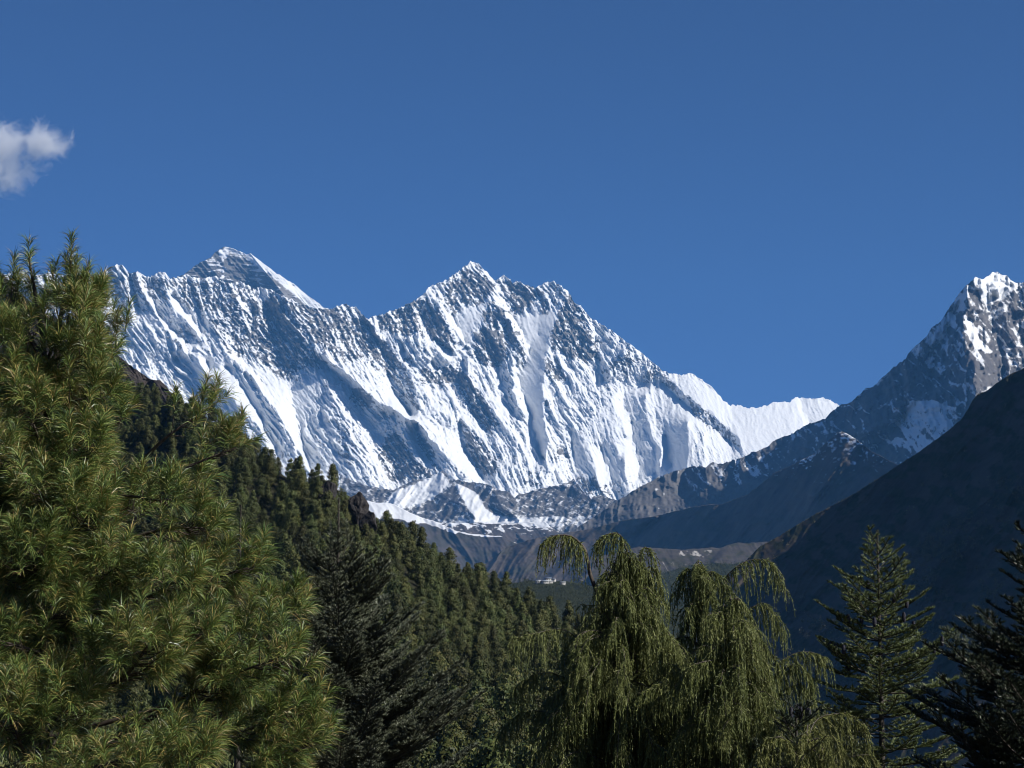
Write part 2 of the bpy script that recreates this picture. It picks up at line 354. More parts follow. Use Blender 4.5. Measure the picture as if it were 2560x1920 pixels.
ROCK_SHADE = [([(500, 700), (640, 715), (640, 800), (620, 900), (560, 880), (525, 790), (500, 760)], .30), ([(620, 760), (700, 745), (780, 860), (810, 920), (780, 920), (700, 950), (600, 860)], .40),  # rock areas, plus shaded faces darkened by colouring them as rock
        ([(700, 745), (920, 800), (980, 880), (1000, 960), (900, 900), (860, 910), (780, 850)], .42), ([(800, 765), (866, 762), (915, 800), (930, 840), (880, 850), (820, 830)], .25),
        ([(950, 790), (1060, 745), (1110, 790), (1150, 860), (1120, 880), (1060, 835), (1010, 840), (950, 820)], .35),
        ([(1130, 700), (1175, 668), (1240, 710), (1228, 740), (1190, 765), (1160, 760), (1130, 790), (1100, 750)], .42),
        ([(1185, 835), (1215, 815), (1262, 835), (1268, 890), (1240, 920), (1205, 910), (1185, 885)], .55), ([(1205, 790), (1225, 745), (1270, 770), (1300, 830), (1322, 885), (1310, 920), (1290, 900), (1270, 860), (1230, 820), (1205, 800)], .36),
        ([(1240, 702), (1330, 718), (1340, 740), (1300, 790), (1285, 780), (1262, 735)], .42), ([(1340, 722), (1385, 706), (1420, 740), (1380, 790), (1350, 800)], .16),
        ([(1415, 735), (1440, 755), (1490, 850), (1495, 900), (1450, 905), (1380, 870), (1380, 830)], .55), ([(1360, 890), (1385, 900), (1415, 945), (1395, 950), (1362, 938)], .5),
        ([(1050, 925), (1125, 915), (1170, 940), (1165, 965), (1120, 965), (1050, 955)], .45), ([(1135, 960), (1170, 940), (1215, 1010), (1240, 1060), (1225, 1085), (1180, 1040)], .45),
        ([(1155, 1060), (1185, 1080), (1240, 1150), (1250, 1185), (1190, 1170), (1170, 1120)], .33), ([(880, 975), (925, 985), (930, 1010), (900, 1020), (870, 1000)], .4),
        ([(960, 1090), (1000, 1085), (1050, 1160), (1080, 1170), (1080, 1200), (970, 1210), (945, 1150)], .42), ([(1035, 1100), (1048, 1085), (1085, 1150), (1090, 1175), (1070, 1150)], .4),
        ([(1640, 905), (1720, 985), (1780, 1030), (1850, 1100), (1870, 1140), (1830, 1110), (1760, 1060), (1700, 1005), (1650, 945)], .26),
        ([(1530, 905), (1560, 880), (1600, 900), (1570, 940), (1525, 942)], .4), ([(1610, 940), (1640, 915), (1655, 935), (1625, 955)], .4),
        ([(1378, 1118), (1400, 1112), (1435, 1130), (1435, 1145), (1385, 1150)], .35), ([(1310, 1160), (1360, 1180), (1350, 1220), (1310, 1215)], .25), ([(1360, 1000), (1392, 1005), (1392, 1015), (1362, 1012)], .5),
        ([(240, 690), (330, 680), (420, 700), (430, 760), (350, 745), (290, 760), (250, 730)], .22), ([(420, 700), (500, 700), (510, 780), (470, 770), (430, 740)], .28),
        ([(830, 1030), (900, 1050), (900, 1180), (860, 1190)], .15), ([(450, 800), (480, 850), (470, 880), (430, 850)], .2),
        ([(1440, 1190), (1500, 1190), (1530, 1240), (1460, 1240)], .3), ([(940, 850), (1030, 900), (1050, 1030), (1000, 1000), (970, 920)], .22)]
def wmask(lst, u, v, soft):
    r = np.zeros_like(u)
    for p, w in lst:
        P = np.array(p); k = (u > P[:, 0].min() - 40) & (u < P[:, 0].max() + 40) & (v > P[:, 1].min() - 40) & (v < P[:, 1].max() + 40)
        r[k] = np.maximum(r[k], w * poly_mask(u[k], v[k], p, soft))
    return r
def flute(u, v):
    """fall-line coordinates: across the slabs, down the slabs"""
    k = np.interp(u, [300, 700, 1150, 1450, 1600, 1750, 2000], [.55, .62, .62, .5, .35, .3, .35])
    w = (fbm(u / 110, v / 110, 2, 3) - .5) * 34
    return u - k * (v - 900) + w, v + w * .5
def wall_rel(u, v):
    a, b = flute(u, v)
    r = fw(u, v)
    sm = 1 - wmask(SMOOTH, u, v, 16)
    rk = wmask(ROCK_SHADE, u, v, 16)
    md = .35 + 1.3 * sstep(.35, .7, fbm(u / 70, v / 70, 3, 2))
    e = (ridged(a / 48 + .5 * fbm(u / 40, v / 60, 2, 1), b / 190, 5, 1, .6) - .5) * 125 * md + (ridged(a / 17 + 0.6 * fbm(u / 50, v / 50, 2, 7), b / 60, 4, 4, .62) - .5) * np.interp(v, [850, 1000], [92, 70]) * (1.6 - md * .6)
    fine = (ridged(a / 7.5, b / 18, 3, 2) - .5) * np.interp(v, [850, 1000], [44, 32]) * (.6 + .8 * vn(u / 40, v / 40, 3)) + (fbm(u / 5, v / 5, 3, 6, .6) - .5) * (32 + 90 * rk) + (ridged((u + v) / 15, (v - u) / 13, 3, 5) - .5) * (12 + 80 * rk)
    return r * 1.32 + (e + fine) * sm * np.interp(u, [1600, 1800], [1, .5])
def wall_depth(u, v):
    s = 26600 + np.interp(u, [-100, 600, 1200, 1900, 2200], [-900, -500, 0, 300, 500])
    base = s - (v - 680) * 3.7 - np.maximum(0, v - np.interp(u, [1640, 1720, 1830, 1980, 2100], [915, 930, 1010, 990, 1010])) * np.interp(u, [1640, 1760], [0, 3.2]) - np.maximum(0, v - 1120) ** 2 * 0.010
    return base - wall_rel(u, v)
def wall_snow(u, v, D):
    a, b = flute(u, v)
    rk = wmask(ROCK_SHADE, u, v, 12)
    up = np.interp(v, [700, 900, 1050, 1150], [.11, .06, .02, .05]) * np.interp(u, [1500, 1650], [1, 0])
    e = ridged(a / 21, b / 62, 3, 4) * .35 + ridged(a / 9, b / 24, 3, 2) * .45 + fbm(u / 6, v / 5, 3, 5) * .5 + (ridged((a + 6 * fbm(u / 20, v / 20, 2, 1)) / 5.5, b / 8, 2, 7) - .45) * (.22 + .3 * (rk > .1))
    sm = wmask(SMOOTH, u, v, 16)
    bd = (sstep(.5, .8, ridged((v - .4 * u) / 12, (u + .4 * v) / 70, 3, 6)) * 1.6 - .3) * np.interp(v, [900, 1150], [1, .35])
    # less snow on the steep left banks: compare relief a little to either side
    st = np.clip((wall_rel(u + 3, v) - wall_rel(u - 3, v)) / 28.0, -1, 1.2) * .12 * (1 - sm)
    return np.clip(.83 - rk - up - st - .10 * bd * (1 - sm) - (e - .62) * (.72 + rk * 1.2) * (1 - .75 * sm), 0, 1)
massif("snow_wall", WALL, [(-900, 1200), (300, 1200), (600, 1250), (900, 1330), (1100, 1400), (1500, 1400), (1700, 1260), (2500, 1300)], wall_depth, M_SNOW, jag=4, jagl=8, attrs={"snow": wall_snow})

# ------------------------------------------------------------------ hills below the wall
M_FOOT = mountain_mat("snow_dusted_rock", (0.08, 0.08, 0.085), (0.155, 0.145, 0.14), nscale=0.008)
M_BROWN = mountain_mat("brown_alpine_ground", (0.055, 0.047, 0.042), (0.105, 0.085, 0.07), nscale=0.006, veg=((0.03, 0.035, 0.02), (0.06, 0.055, 0.035)))
M_DARK = mountain_mat("dark_rock_and_heath", (0.05, 0.04, 0.03), (0.10, 0.08, 0.06), nscale=0.01, veg=((0.025, 0.032, 0.016), (0.055, 0.055, 0.03)))

def hill(name, skyl, bot, D0, ref, k, fld, amp, sc, mat, attrs, ang=0.6, jag=2, jagl=8, step=2.5, seed=0, dx=0.0, far=0.0, dk=None):
    """a plain hill: distance D0 at row ref (plus dx per column), nearer by k per row down, with spurs fld and noise"""
    f = Field(skyl[0][0] - 20, skyl[-1][0] + 20, min(p[1] for p in skyl) - 30, max(max(p[1] for p in bot), max(p[1] for p in skyl)) + 30, 3.0)
    for a, b, p in fld: f.line(p, a, b)
    if fld: f.solve()
    else: f.f = np.zeros((f.ny, f.nx))
    def dep(u, v):
        w = (fbm(u / (sc * 2.5), v / (sc * 2.5), 2, seed + 2) - .5) * sc
        a = u - ang * v + w
        n = (ridged(a / sc, v / (sc * 2.6), 4, seed) - .5) * amp + (fbm(u / (sc * .3), v / (sc * .3), 3, seed + 3) - .5) * amp * .35
        if name == 'right_hand_peak': n = n * np.interp(v, [950, 1150], [1, .42])
        if name == 'shaded_hillside': n = n + np.maximum(0, v - 1260) * .5
        return D0 + ((u - skyl[0][0]) * dx if dk is None else np.interp(u, dk[0], dk[1])) - (v - ref) * k - f(u, v) - n
    dep.field = f
    o = massif(name, skyl, bot, dep, mat, step=step, vstep=step, jag=jag, jagl=jagl, attrs=attrs)
    return o, dep

# snow-dusted outliers right under the wall
FT = [(850, 1190), (864, 1194), (911, 1212), (960, 1222), (986, 1224), (1004, 1215), (1022, 1207), (1050, 1199), (1076, 1194), (1092, 1184), (1105, 1176), (1116, 1185), (1126, 1200), (1141, 1199), (1166, 1205),
      (1200, 1207), (1221, 1210), (1236, 1220), (1248, 1226), (1273, 1230), (1286, 1244), (1300, 1236), (1316, 1232), (1347, 1223), (1380, 1216), (1408, 1210), (1422, 1204), (1435, 1196), (1444, 1210), (1453, 1225),
      (1476, 1243), (1498, 1238), (1530, 1246), (1546, 1252), (1620, 1262)]
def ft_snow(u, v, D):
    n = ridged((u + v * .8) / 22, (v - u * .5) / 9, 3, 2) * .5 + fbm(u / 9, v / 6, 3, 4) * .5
    lit_snow = poly_mask(u, v, [(1140, 1212), (1165, 1220), (1195, 1240), (1212, 1275), (1240, 1290), (1330, 1305), (1360, 1308), (1240, 1318), (1195, 1300), (1168, 1262)], 6)  # extra snow whitens the sunlit right face, light put into the colour
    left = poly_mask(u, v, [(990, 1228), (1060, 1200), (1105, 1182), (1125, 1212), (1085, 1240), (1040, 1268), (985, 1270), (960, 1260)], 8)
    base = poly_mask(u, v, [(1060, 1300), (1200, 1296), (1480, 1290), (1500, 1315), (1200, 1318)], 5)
    return np.clip(.43 + lit_snow * .6 + left * .28 + base * .15 + (n - .5) * .55, 0, 1)
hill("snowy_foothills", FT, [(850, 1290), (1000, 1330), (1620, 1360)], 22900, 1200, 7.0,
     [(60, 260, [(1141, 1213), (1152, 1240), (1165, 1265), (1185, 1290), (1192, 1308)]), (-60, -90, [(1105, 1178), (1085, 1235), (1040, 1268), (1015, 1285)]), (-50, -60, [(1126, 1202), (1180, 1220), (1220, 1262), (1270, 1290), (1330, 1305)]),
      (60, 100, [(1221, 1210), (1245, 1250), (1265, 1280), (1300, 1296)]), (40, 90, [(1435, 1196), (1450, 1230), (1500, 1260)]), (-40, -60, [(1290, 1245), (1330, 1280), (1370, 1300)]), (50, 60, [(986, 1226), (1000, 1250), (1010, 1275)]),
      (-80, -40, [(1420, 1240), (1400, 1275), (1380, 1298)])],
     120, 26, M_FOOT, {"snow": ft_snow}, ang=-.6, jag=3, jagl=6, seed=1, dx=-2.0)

# moraine bench with old snow, then the brown slope with a snow crest
BN = [(1040, 1310), (1090, 1306), (1133, 1308), (1200, 1306), (1260, 1310), (1310, 1306), (1361, 1303), (1378, 1318), (1396, 1331), (1420, 1336), (1480, 1345)]
hill("moraine_bench", BN, [(1040, 1400), (1480, 1430)], 19800, 1305, 10,
     [(60, 90, [(1361, 1304), (1396, 1332), (1430, 1360)]), (-50, -80, [(1290, 1330), (1300, 1355), (1330, 1390)]), (30, 40, [(1250, 1325), (1290, 1345), (1330, 1350)])],
     110, 30, M_BROWN, {"snow": lambda u, v, D: np.clip(.62 - (v - 1308) * .012 + (ridged((u - v) / 18, (v + u * .1) / 7, 3, 3) - .5) * .7, 0, 1), "veg": lambda u, v, D: 0}, jag=2, seed=2)
SC = [(900, 1248), (941, 1257), (965, 1257), (987, 1261), (1019, 1279), (1052, 1293), (1090, 1304), (1120, 1318), (1139, 1327), (1171, 1333), (1210, 1337), (1252, 1340), (1275, 1350), (1293, 1359), (1330, 1385)]
def sc_snow(u, v, D):
    s = np.interp(u, [p[0] for p in SC], [p[1] for p in SC])
    w = np.interp(u, [900, 980, 1060, 1135, 1150, 1165, 1250, 1262], [44, 36, 14, 9, 0, 6, 4, 0]) + (fbm(u / 12, v / 7, 3, 5) - .5) * 8
    return np.where(w > 1, sstep(w + 2.5, w - 2.5, v - s), 0) * .9
hill("snow_crested_slope", SC, [(900, 1400), (1050, 1450), (1230, 1480), (1330, 1480)], 17600, 1300, 9,
     [(40, 80, [(987, 1262), (1050, 1330), (1120, 1400)]), (-60, -100, [(1060, 1300), (1130, 1370), (1190, 1420)]), (40, 60, [(1139, 1328), (1200, 1375), (1240, 1400)]), (120, 160, [(1252, 1340), (1262, 1370), (1250, 1395)])],
     120, 45, M_BROWN, {"snow": sc_snow, "veg": lambda u, v, D: sstep(.45, .7, fbm(u / 30, v / 20, 3, 2)) * .6}, jag=1.5, seed=3)

# the big peak on the right and its long ridge
AD = [(1400, 1348), (1422, 1331), (1469, 1302), (1508, 1277), (1545, 1251), (1602, 1215), (1653, 1190), (1711, 1170), (1730, 1169), (1747, 1164), (1765, 1168), (1783, 1157), (1801, 1161), (1848, 1146), (1870, 1135), (1913, 1119),
      (1942, 1099), (1986, 1081), (2022, 1059), (2062, 1047), (2080, 1027), (2105, 1009), (2116, 1009), (2127, 1006), (2145, 991), (2166, 971), (2180, 969), (2201, 950), (2228, 923), (2264, 896), (2279, 875), (2303, 852), (2318, 837),
      (2330, 816), (2344, 808), (2352, 806), (2355, 799), (2377, 762), (2401, 729), (2419, 711), (2437, 693), (2446, 696), (2455, 698), (2466, 693), (2474, 686), (2485, 680), (2499, 682), (2514, 688), (2530, 702), (2541, 709), (2560, 704), (2590, 716), (2640, 760), (2720, 800), (2850, 790), (3000, 860), (3300, 960)]
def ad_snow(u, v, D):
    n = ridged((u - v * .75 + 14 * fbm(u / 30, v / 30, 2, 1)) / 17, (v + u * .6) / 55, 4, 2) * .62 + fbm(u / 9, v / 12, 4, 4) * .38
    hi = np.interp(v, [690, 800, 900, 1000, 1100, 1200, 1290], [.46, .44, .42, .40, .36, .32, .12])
    lit_snow = poly_mask(u, v, [(2434, 690), (2485, 676), (2545, 712), (2520, 735), (2478, 760), (2472, 775), (2455, 745)], 8) * .36  # sunlit summit patch, its brightness painted as more snow
    l2 = poly_mask(u, v, [(2413, 790), (2430, 800), (2448, 845), (2482, 880), (2470, 885), (2440, 870), (2425, 850)], 5) * .45  # sunlit triangle lower down, whitened the same way
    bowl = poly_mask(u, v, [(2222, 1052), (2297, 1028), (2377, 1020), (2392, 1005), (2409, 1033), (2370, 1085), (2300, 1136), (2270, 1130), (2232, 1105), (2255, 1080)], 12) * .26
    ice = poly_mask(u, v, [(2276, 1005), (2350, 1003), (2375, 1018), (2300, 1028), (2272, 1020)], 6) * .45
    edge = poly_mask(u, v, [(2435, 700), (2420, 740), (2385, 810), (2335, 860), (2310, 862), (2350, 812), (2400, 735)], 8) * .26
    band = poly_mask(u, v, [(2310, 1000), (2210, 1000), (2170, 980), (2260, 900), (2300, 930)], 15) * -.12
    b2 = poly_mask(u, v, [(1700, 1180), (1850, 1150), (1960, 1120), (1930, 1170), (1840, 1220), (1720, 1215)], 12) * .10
    return np.clip(hi + lit_snow + l2 + bowl + ice + edge + band + b2 + (n - .5) * .95, 0, 1)
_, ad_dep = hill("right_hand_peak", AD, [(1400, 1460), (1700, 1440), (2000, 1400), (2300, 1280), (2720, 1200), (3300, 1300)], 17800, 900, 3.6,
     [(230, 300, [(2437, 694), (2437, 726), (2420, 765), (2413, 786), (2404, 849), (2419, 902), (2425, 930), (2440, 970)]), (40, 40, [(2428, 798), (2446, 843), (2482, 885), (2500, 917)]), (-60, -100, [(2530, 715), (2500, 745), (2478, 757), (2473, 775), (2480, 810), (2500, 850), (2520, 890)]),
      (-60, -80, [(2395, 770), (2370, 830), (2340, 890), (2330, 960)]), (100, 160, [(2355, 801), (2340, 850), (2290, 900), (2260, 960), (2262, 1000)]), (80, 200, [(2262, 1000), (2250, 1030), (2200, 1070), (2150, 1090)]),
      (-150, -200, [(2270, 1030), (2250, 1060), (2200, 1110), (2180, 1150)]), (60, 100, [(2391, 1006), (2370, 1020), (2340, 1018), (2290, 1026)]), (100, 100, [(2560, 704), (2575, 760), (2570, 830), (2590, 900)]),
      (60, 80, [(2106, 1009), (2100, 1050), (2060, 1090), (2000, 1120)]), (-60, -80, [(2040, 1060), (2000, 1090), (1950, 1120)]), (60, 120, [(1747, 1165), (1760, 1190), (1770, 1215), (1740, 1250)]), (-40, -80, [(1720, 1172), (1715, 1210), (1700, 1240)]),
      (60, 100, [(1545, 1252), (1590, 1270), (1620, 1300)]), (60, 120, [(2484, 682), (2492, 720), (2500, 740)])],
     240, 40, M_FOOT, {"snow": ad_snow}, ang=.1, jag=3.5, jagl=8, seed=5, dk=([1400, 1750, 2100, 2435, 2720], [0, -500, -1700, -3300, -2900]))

# brown apron and pyramid in front of that ridge
AP = [(1180, 1432), (1220, 1405), (1266, 1368), (1293, 1359), (1320, 1350), (1350, 1343), (1396, 1334), (1440, 1328), (1490, 1318), (1560, 1300), (1640, 1290), (1700, 1275), (1762, 1262), (1800, 1262), (1866, 1237), (1900, 1212), (1935, 1183), (1985, 1160), (2033, 1136), (2069, 1103), (2090, 1084), (2105, 1078),
      (2120, 1085), (2141, 1099), (2178, 1128), (2200, 1139), (2240, 1160), (2300, 1180)]
hill("brown_spur", AP, [(1180, 1500), (1500, 1500), (1800, 1470), (2000, 1400), (2300, 1260)], 14500, 1250, 4.5,
     [(80, 200, [(2105, 1078), (2110, 1120), (2080, 1180), (2030, 1240)]), (-100, -120, [(2033, 1140), (1990, 1200), (1900, 1270), (1800, 1330)]), (70, 90, [(1762, 1262), (1700, 1300), (1640, 1340), (1610, 1370)]), (-50, -80, [(1700, 1278), (1640, 1310), (1580, 1350), (1540, 1390)]),
      (60, 80, [(1640, 1290), (1560, 1330), (1500, 1370), (1450, 1410)]), (-60, -60, [(1490, 1320), (1440, 1350), (1380, 1400)]), (50, 80, [(1396, 1334), (1330, 1370), (1260, 1410)]), (-100, -80, [(2160, 1120), (2160, 1160), (2130, 1220), (2080, 1270)])],
     100, 60, M_BROWN, {"snow": lambda u, v, D: np.clip(np.interp(v, [1080, 1120, 1180, 1240, 1260], [.56, .38, .28, .2, 0]) + (fbm(u / 8, v / 5, 3, 1) - .5) * .6 + poly_mask(u, v, [(1980, 1150), (2040, 1132), (2030, 1152), (1990, 1165)], 6) * .2, 0, 1) * sstep(1270, 1230, v),
      "veg": lambda u, v, D: sstep(.5, .75, fbm(u / 45, v / 25, 3, 4)) * .6}, ang=-.8, jag=1.5, seed=6, dk=([1180, 1550, 2100, 2300], [0, -700, -4600, -5800]))

# valley terraces with pale slips
TR = [(1480, 1395), (1560, 1376), (1595, 1366), (1653, 1371), (1707, 1374), (1750, 1371), (1780, 1369), (1798, 1371), (1820, 1362), (1845, 1356), (1866, 1358), (1888, 1356), (1960, 1350), (2040, 1345)]
def tr_snow(u, v, D):
    st = ridged((u - v * .62) / 13, v / 90, 3, 1)
    a = poly_mask(u, v, [(1690, 1376), (1783, 1372), (1782, 1392), (1765, 1402), (1745, 1392), (1700, 1392)], 4)
    b = poly_mask(u, v, [(1620, 1400), (1700, 1400), (1740, 1412), (1650, 1440), (1630, 1430)], 8)
    return np.clip(a * (.1 + st * .5 + (fbm(u / 6, v / 4, 3, 2) - .3) * .7) + b * (st * 1.0 - .22), 0, 1)
M_SCAR = mountain_mat("valley_terrace_ground", (0.05, 0.045, 0.042), (0.085, 0.074, 0.062), snow=(0.42, 0.40, 0.37), nscale=0.012, veg=((0.03, 0.035, 0.02), (0.07, 0.06, 0.035)))
hill("valley_terrace", TR, [(1480, 1500), (2040, 1460)], 9200, 1370, 11,
     [(40, 50, [(1845, 1357), (1810, 1385), (1790, 1410)]), (-30, -40, [(1798, 1372), (1780, 1400), (1770, 1420)])],
     40, 22, M_SCAR, {"snow": tr_snow, "veg": lambda u, v, D: sstep(.5, .7, fbm(u / 25, v / 10, 3, 2))}, jag=1, seed=4)
M_WOOD = mountain_mat("wooded_ground", (0.022, 0.03, 0.016), (0.05, 0.055, 0.028), nscale=0.03, bump=8)
WV = [(1560, 1480), (1600, 1458), (1653, 1434), (1718, 1414), (1745, 1411), (1780, 1408), (1834, 1409), (1880, 1400), (1960, 1390)]
_, wv_dep = hill("wooded_valley_spur", WV, [(1560, 1560), (1960, 1560)], 6200, 1410, 7, [], 40, 26, M_WOOD, {"snow": lambda u, v, D: 0}, jag=3, jagl=4, seed=2)
VG = [(1180, 1478), (1240, 1462), (1293, 1456), (1320, 1452), (1345, 1451), (1380, 1452), (1410, 1452), (1450, 1458), (1500, 1470), (1560, 1480), (1640, 1500), (1740, 1540)]
_, vg_dep = hill("village_spur", VG, [(1180, 1620), (1740, 1640)], 3900, 1450, 6, [], 18, 30, M_WOOD, {"snow": lambda u, v, D: 0}, jag=1, seed=3)

# the dark hill across the gorge
RH = [(1640, 1600), (1690, 1556), (1740, 1505), (1780, 1470), (1816, 1443), (1852, 1414), (1876, 1390), (1900, 1366), (1943, 1343), (1991, 1313), (2043, 1282), (2060, 1275), (2078, 1265), (2134, 1235), (2182, 1204), (2220, 1180), (2256, 1156), (2294, 1132), (2332, 1105), (2365, 1081),
      (2404, 1048), (2422, 1019), (2432, 1000), (2443, 986), (2466, 977), (2499, 953), (2529, 934), (2560, 920), (2620, 880), (2760, 800), (2900, 780), (3150, 700), (3500, 640)]
_, rh_dep = hill("shaded_hillside", RH, [(1640, 2300), (2100, 2300), (3500, 2300)], 4760, 1100, 1.02,
     [(20, 35, [(2560, 1215), (2470, 1270), (2400, 1320), (2350, 1400), (2320, 1470)]), (-40, -60, [(2560, 1330), (2480, 1400), (2420, 1470), (2360, 1560)]), (50, 80, [(2620, 1420), (2520, 1470), (2440, 1520), (2300, 1640)]),
      (30, 60, [(2240, 1400), (2120, 1500), (2030, 1580), (1950, 1700)]), (-30, -50, [(2300, 1300), (2180, 1400), (2080, 1480), (1980, 1560)]), (0, 0, [(2182, 1210), (2365, 1085), (2560, 925)]), (-20, -20, [(2640, 1050), (2480, 1130), (2340, 1230), (2200, 1330)])],
     20, 60, M_DARK, {"snow": lambda u, v, D: 0, "veg": lambda u, v, D: sstep(.4, .62, fbm(u / 30, v / 22, 4, 2))}, ang=-.7, jag=1.6, jagl=5, seed=7, dx=-1.22)
# rocky crag top behind the pine
CR = [(-900, 380), (-700, 430), (-500, 480), (-300, 560), (-160, 600), (-50, 640), (0, 678), (24, 704), (60, 740), (120, 790), (220, 830), (260, 862), (297, 888), (340, 925), (374, 945), (388, 950), (400, 950), (412, 962), (423, 975), (436, 996), (452, 1004), (480, 1020), (560, 1080)]
hill("bare_crag", CR, [(-900, 2100), (560, 2100)], 2100, 900, 1.5, [(30, 60, [(388, 950), (395, 990), (400, 1030)]), (-20, -30, [(374, 948), (365, 990), (360, 1040)]), (20, 30, [(297, 890), (310, 930), (330, 970)])],
     24, 16, mountain_mat("crag_rock", (0.03, 0.026, 0.024), (0.08, 0.065, 0.058), nscale=0.05, bump=3), {"snow": lambda u, v, D: 0}, jag=3, jagl=9, seed=1)

# the land under and around everything
def base_ground():
    xs = np.sign(np.linspace(-1, 1, 161)) * np.abs(np.linspace(-1, 1, 161)) ** 2.5 * 60000
    ys = np.sign(np.linspace(-.6, 1, 201)) * np.abs(np.linspace(-.6, 1, 201)) ** 2.5 * 80000
    X, Y = np.meshgrid(xs, ys); r = np.hypot(X, Y)
    Z = -1.75 - np.clip(Y, 0, 1e9) * .62 - np.maximum(0, -Y) * -.25
    Z = np.where(Y > 0, np.maximum(Z, -520 - 60 * (fbm(X / 2500, Y / 2500, 3, 2))), np.minimum(Z, 900))
    Z = Z + (fbm(X / 12, Y / 12, 3, 1) - .5) * np.clip(r / 25, 0, 2)
    Z = np.where(r < 3, -1.75, Z)
    idx = np.arange(X.size).reshape(X.shape)
    f = np.stack([idx[:-1, :-1], idx[:-1, 1:], idx[1:, 1:], idx[1:, :-1]], -1).reshape(-1, 4)
    m = mountain_mat("forest_floor", (0.035, 0.03, 0.02), (0.075, 0.06, 0.04), nscale=0.2)
    o = mesh_obj("ground", np.stack([X, Y, Z], -1).reshape(-1, 3), f, m, smooth=True, attrs={"snow": np.zeros(X.size)})
    tag(o, kind='structure')
base_ground()

# the air
def haze():
    bx = np.array([(x, y, z) for x in (-21000, 21000) for y in (-3000, 34000) for z in (-4000, 6350)], float)
    f = [(0, 1, 3, 2), (4, 6, 7, 5), (0, 4, 5, 1), (2, 3, 7, 6), (0, 2, 6, 4), (1, 5, 7, 3)]
    m = bpy.data.materials.new("haze_air"); m.use_nodes = True; t = m.node_tree; t.nodes.clear()
    o_ = t.nodes.new("ShaderNodeOutputMaterial"); pv = t.nodes.new("ShaderNodeVolumePrincipled")
    pv.inputs['Color'].default_value = (0.15, 0.46, 0.95, 1); pv.inputs['Density'].default_value = HAZE; pv.inputs['Anisotropy'].default_value = 0.0
    t.links.new(pv.outputs[0], o_.inputs['Volume'])
    o = mesh_obj("haze", bx, f, m); tag(o, kind='stuff')
HAZE = 1.35e-5
haze()

# ------------------------------------------------------------------ the wooded hill on the left
HF = [(-900, 640), (-500, 740), (-200, 810), (0, 870), (150, 925), (300, 985), (380, 996), (440, 1018), (492, 1045), (578, 1098), (640, 1140), (671, 1163), (717, 1192), (799, 1222), (868, 1266), (920, 1306), (949, 1332), (995, 1358), (1059, 1398), (1123, 1436), (1192, 1470), (1261, 1506), (1320, 1534), (1400, 1566), (1470, 1595),
      (1560, 1615), (1700, 1690), (1800, 1745), (1900, 1800), (2150, 1940)]
M_HILL = mountain_mat("wooded_hill_ground", (0.02, 0.022, 0.012), (0.045, 0.042, 0.022), nscale=0.12, bump=1.0)
_hx = np.array([p[0] for p in HF]); _hy = np.array([p[1] for p in HF])
def hf_depth(u, v):
    sk = np.interp(u, _hx, _hy)
    t = np.clip((v - sk) / (2080 - sk), 0, 1.25)
    top = np.interp(u, [-900, 300, 560, 800, 1300, 1900, 2150], [1500, 1600, 1200, 1000, 1020, 800, 700])
    low = np.interp(u, [300, 1000, 1900], [430, 420, 380])
    d = top * (low / top) ** (t ** 1.05)
    return d - (ridged((u + v * .35) / 120, v / 260, 3, 2) - .5) * d * .05
massif("wooded_hillside", HF, [(-900, 2300), (2150, 2300)], hf_depth, M_HILL, step=10, vstep=10, jag=4, jagl=20, attrs={"snow": lambda u, v, D: 0})

def leaf_mat(name, cols, trans=0.25, obj_var=0.25, spec=0.2, rough=0.55, scale=3.0):
    m, t, b = new_mat(name)
    geo = N(t, "ShaderNodeNewGeometry"); oi = N(t, "ShaderNodeObjectInfo")
    tc = N(t, "ShaderNodeTexCoord")
    n = N(t, "ShaderNodeTexNoise", i_Scale=scale, i_Detail=3.0); t.links.new(tc.outputs['Object'], n.inputs['Vector'])
    a = N(t, "ShaderNodeMath", operation='MULTIPLY_ADD'); t.links.new(geo.outputs['Random Per Island'], a.inputs[0]); a.inputs[1].default_value = 0.55
    s2 = N(t, "ShaderNodeMath", operation='MULTIPLY'); t.links.new(n.outputs[0], s2.inputs[0]); s2.inputs[1].default_value = 0.45
    t.links.new(s2.outputs[0], a.inputs[2])
    c = ramp(t, a.outputs[0], [(0.1 + 0.8 * i / (len(cols) - 1), col) for i, col in enumerate(cols)])
    hs = N(t, "ShaderNodeHueSaturation")
    v = N(t, "ShaderNodeMapRange"); v.inputs[3].default_value = 1 - obj_var; v.inputs[4].default_value = 1 + obj_var * 1.3
    t.links.new(oi.outputs['Random'], v.inputs[0]); t.links.new(v.outputs[0], hs.inputs['Value'])
    h = N(t, "ShaderNodeMapRange"); h.inputs[3].default_value = 0.5 - obj_var * .06; h.inputs[4].default_value = 0.5 + obj_var * .05
    mu = N(t, "ShaderNodeMath", operation='FRACT'); m7 = N(t, "ShaderNodeMath", operation='MULTIPLY'); m7.inputs[1].default_value = 7.31
    t.links.new(oi.outputs['Random'], m7.inputs[0]); t.links.new(m7.outputs[0], mu.inputs[0]); t.links.new(mu.outputs[0], h.inputs[0]); t.links.new(h.outputs[0], hs.inputs['Hue'])
    t.links.new(c, hs.inputs['Color']); t.links.new(hs.outputs[0], b.inputs['Base Color'])
    b.inputs['Roughness'].default_value = rough; b.inputs['Specular IOR Level'].default_value = spec
    if trans > 0:
        tr = N(t, "ShaderNodeBsdfTranslucent"); t.links.new(hs.outputs[0], tr.inputs[0]); mx = N(t, "ShaderNodeMixShader"); mx.inputs[0].default_value = trans
        out = t.nodes["Material Output"]; t.links.new(b.outputs[0], mx.inputs[1]); t.links.new(tr.outputs[0], mx.inputs[2]); t.links.new(mx.outputs[0], out.inputs['Surface'])
    return m
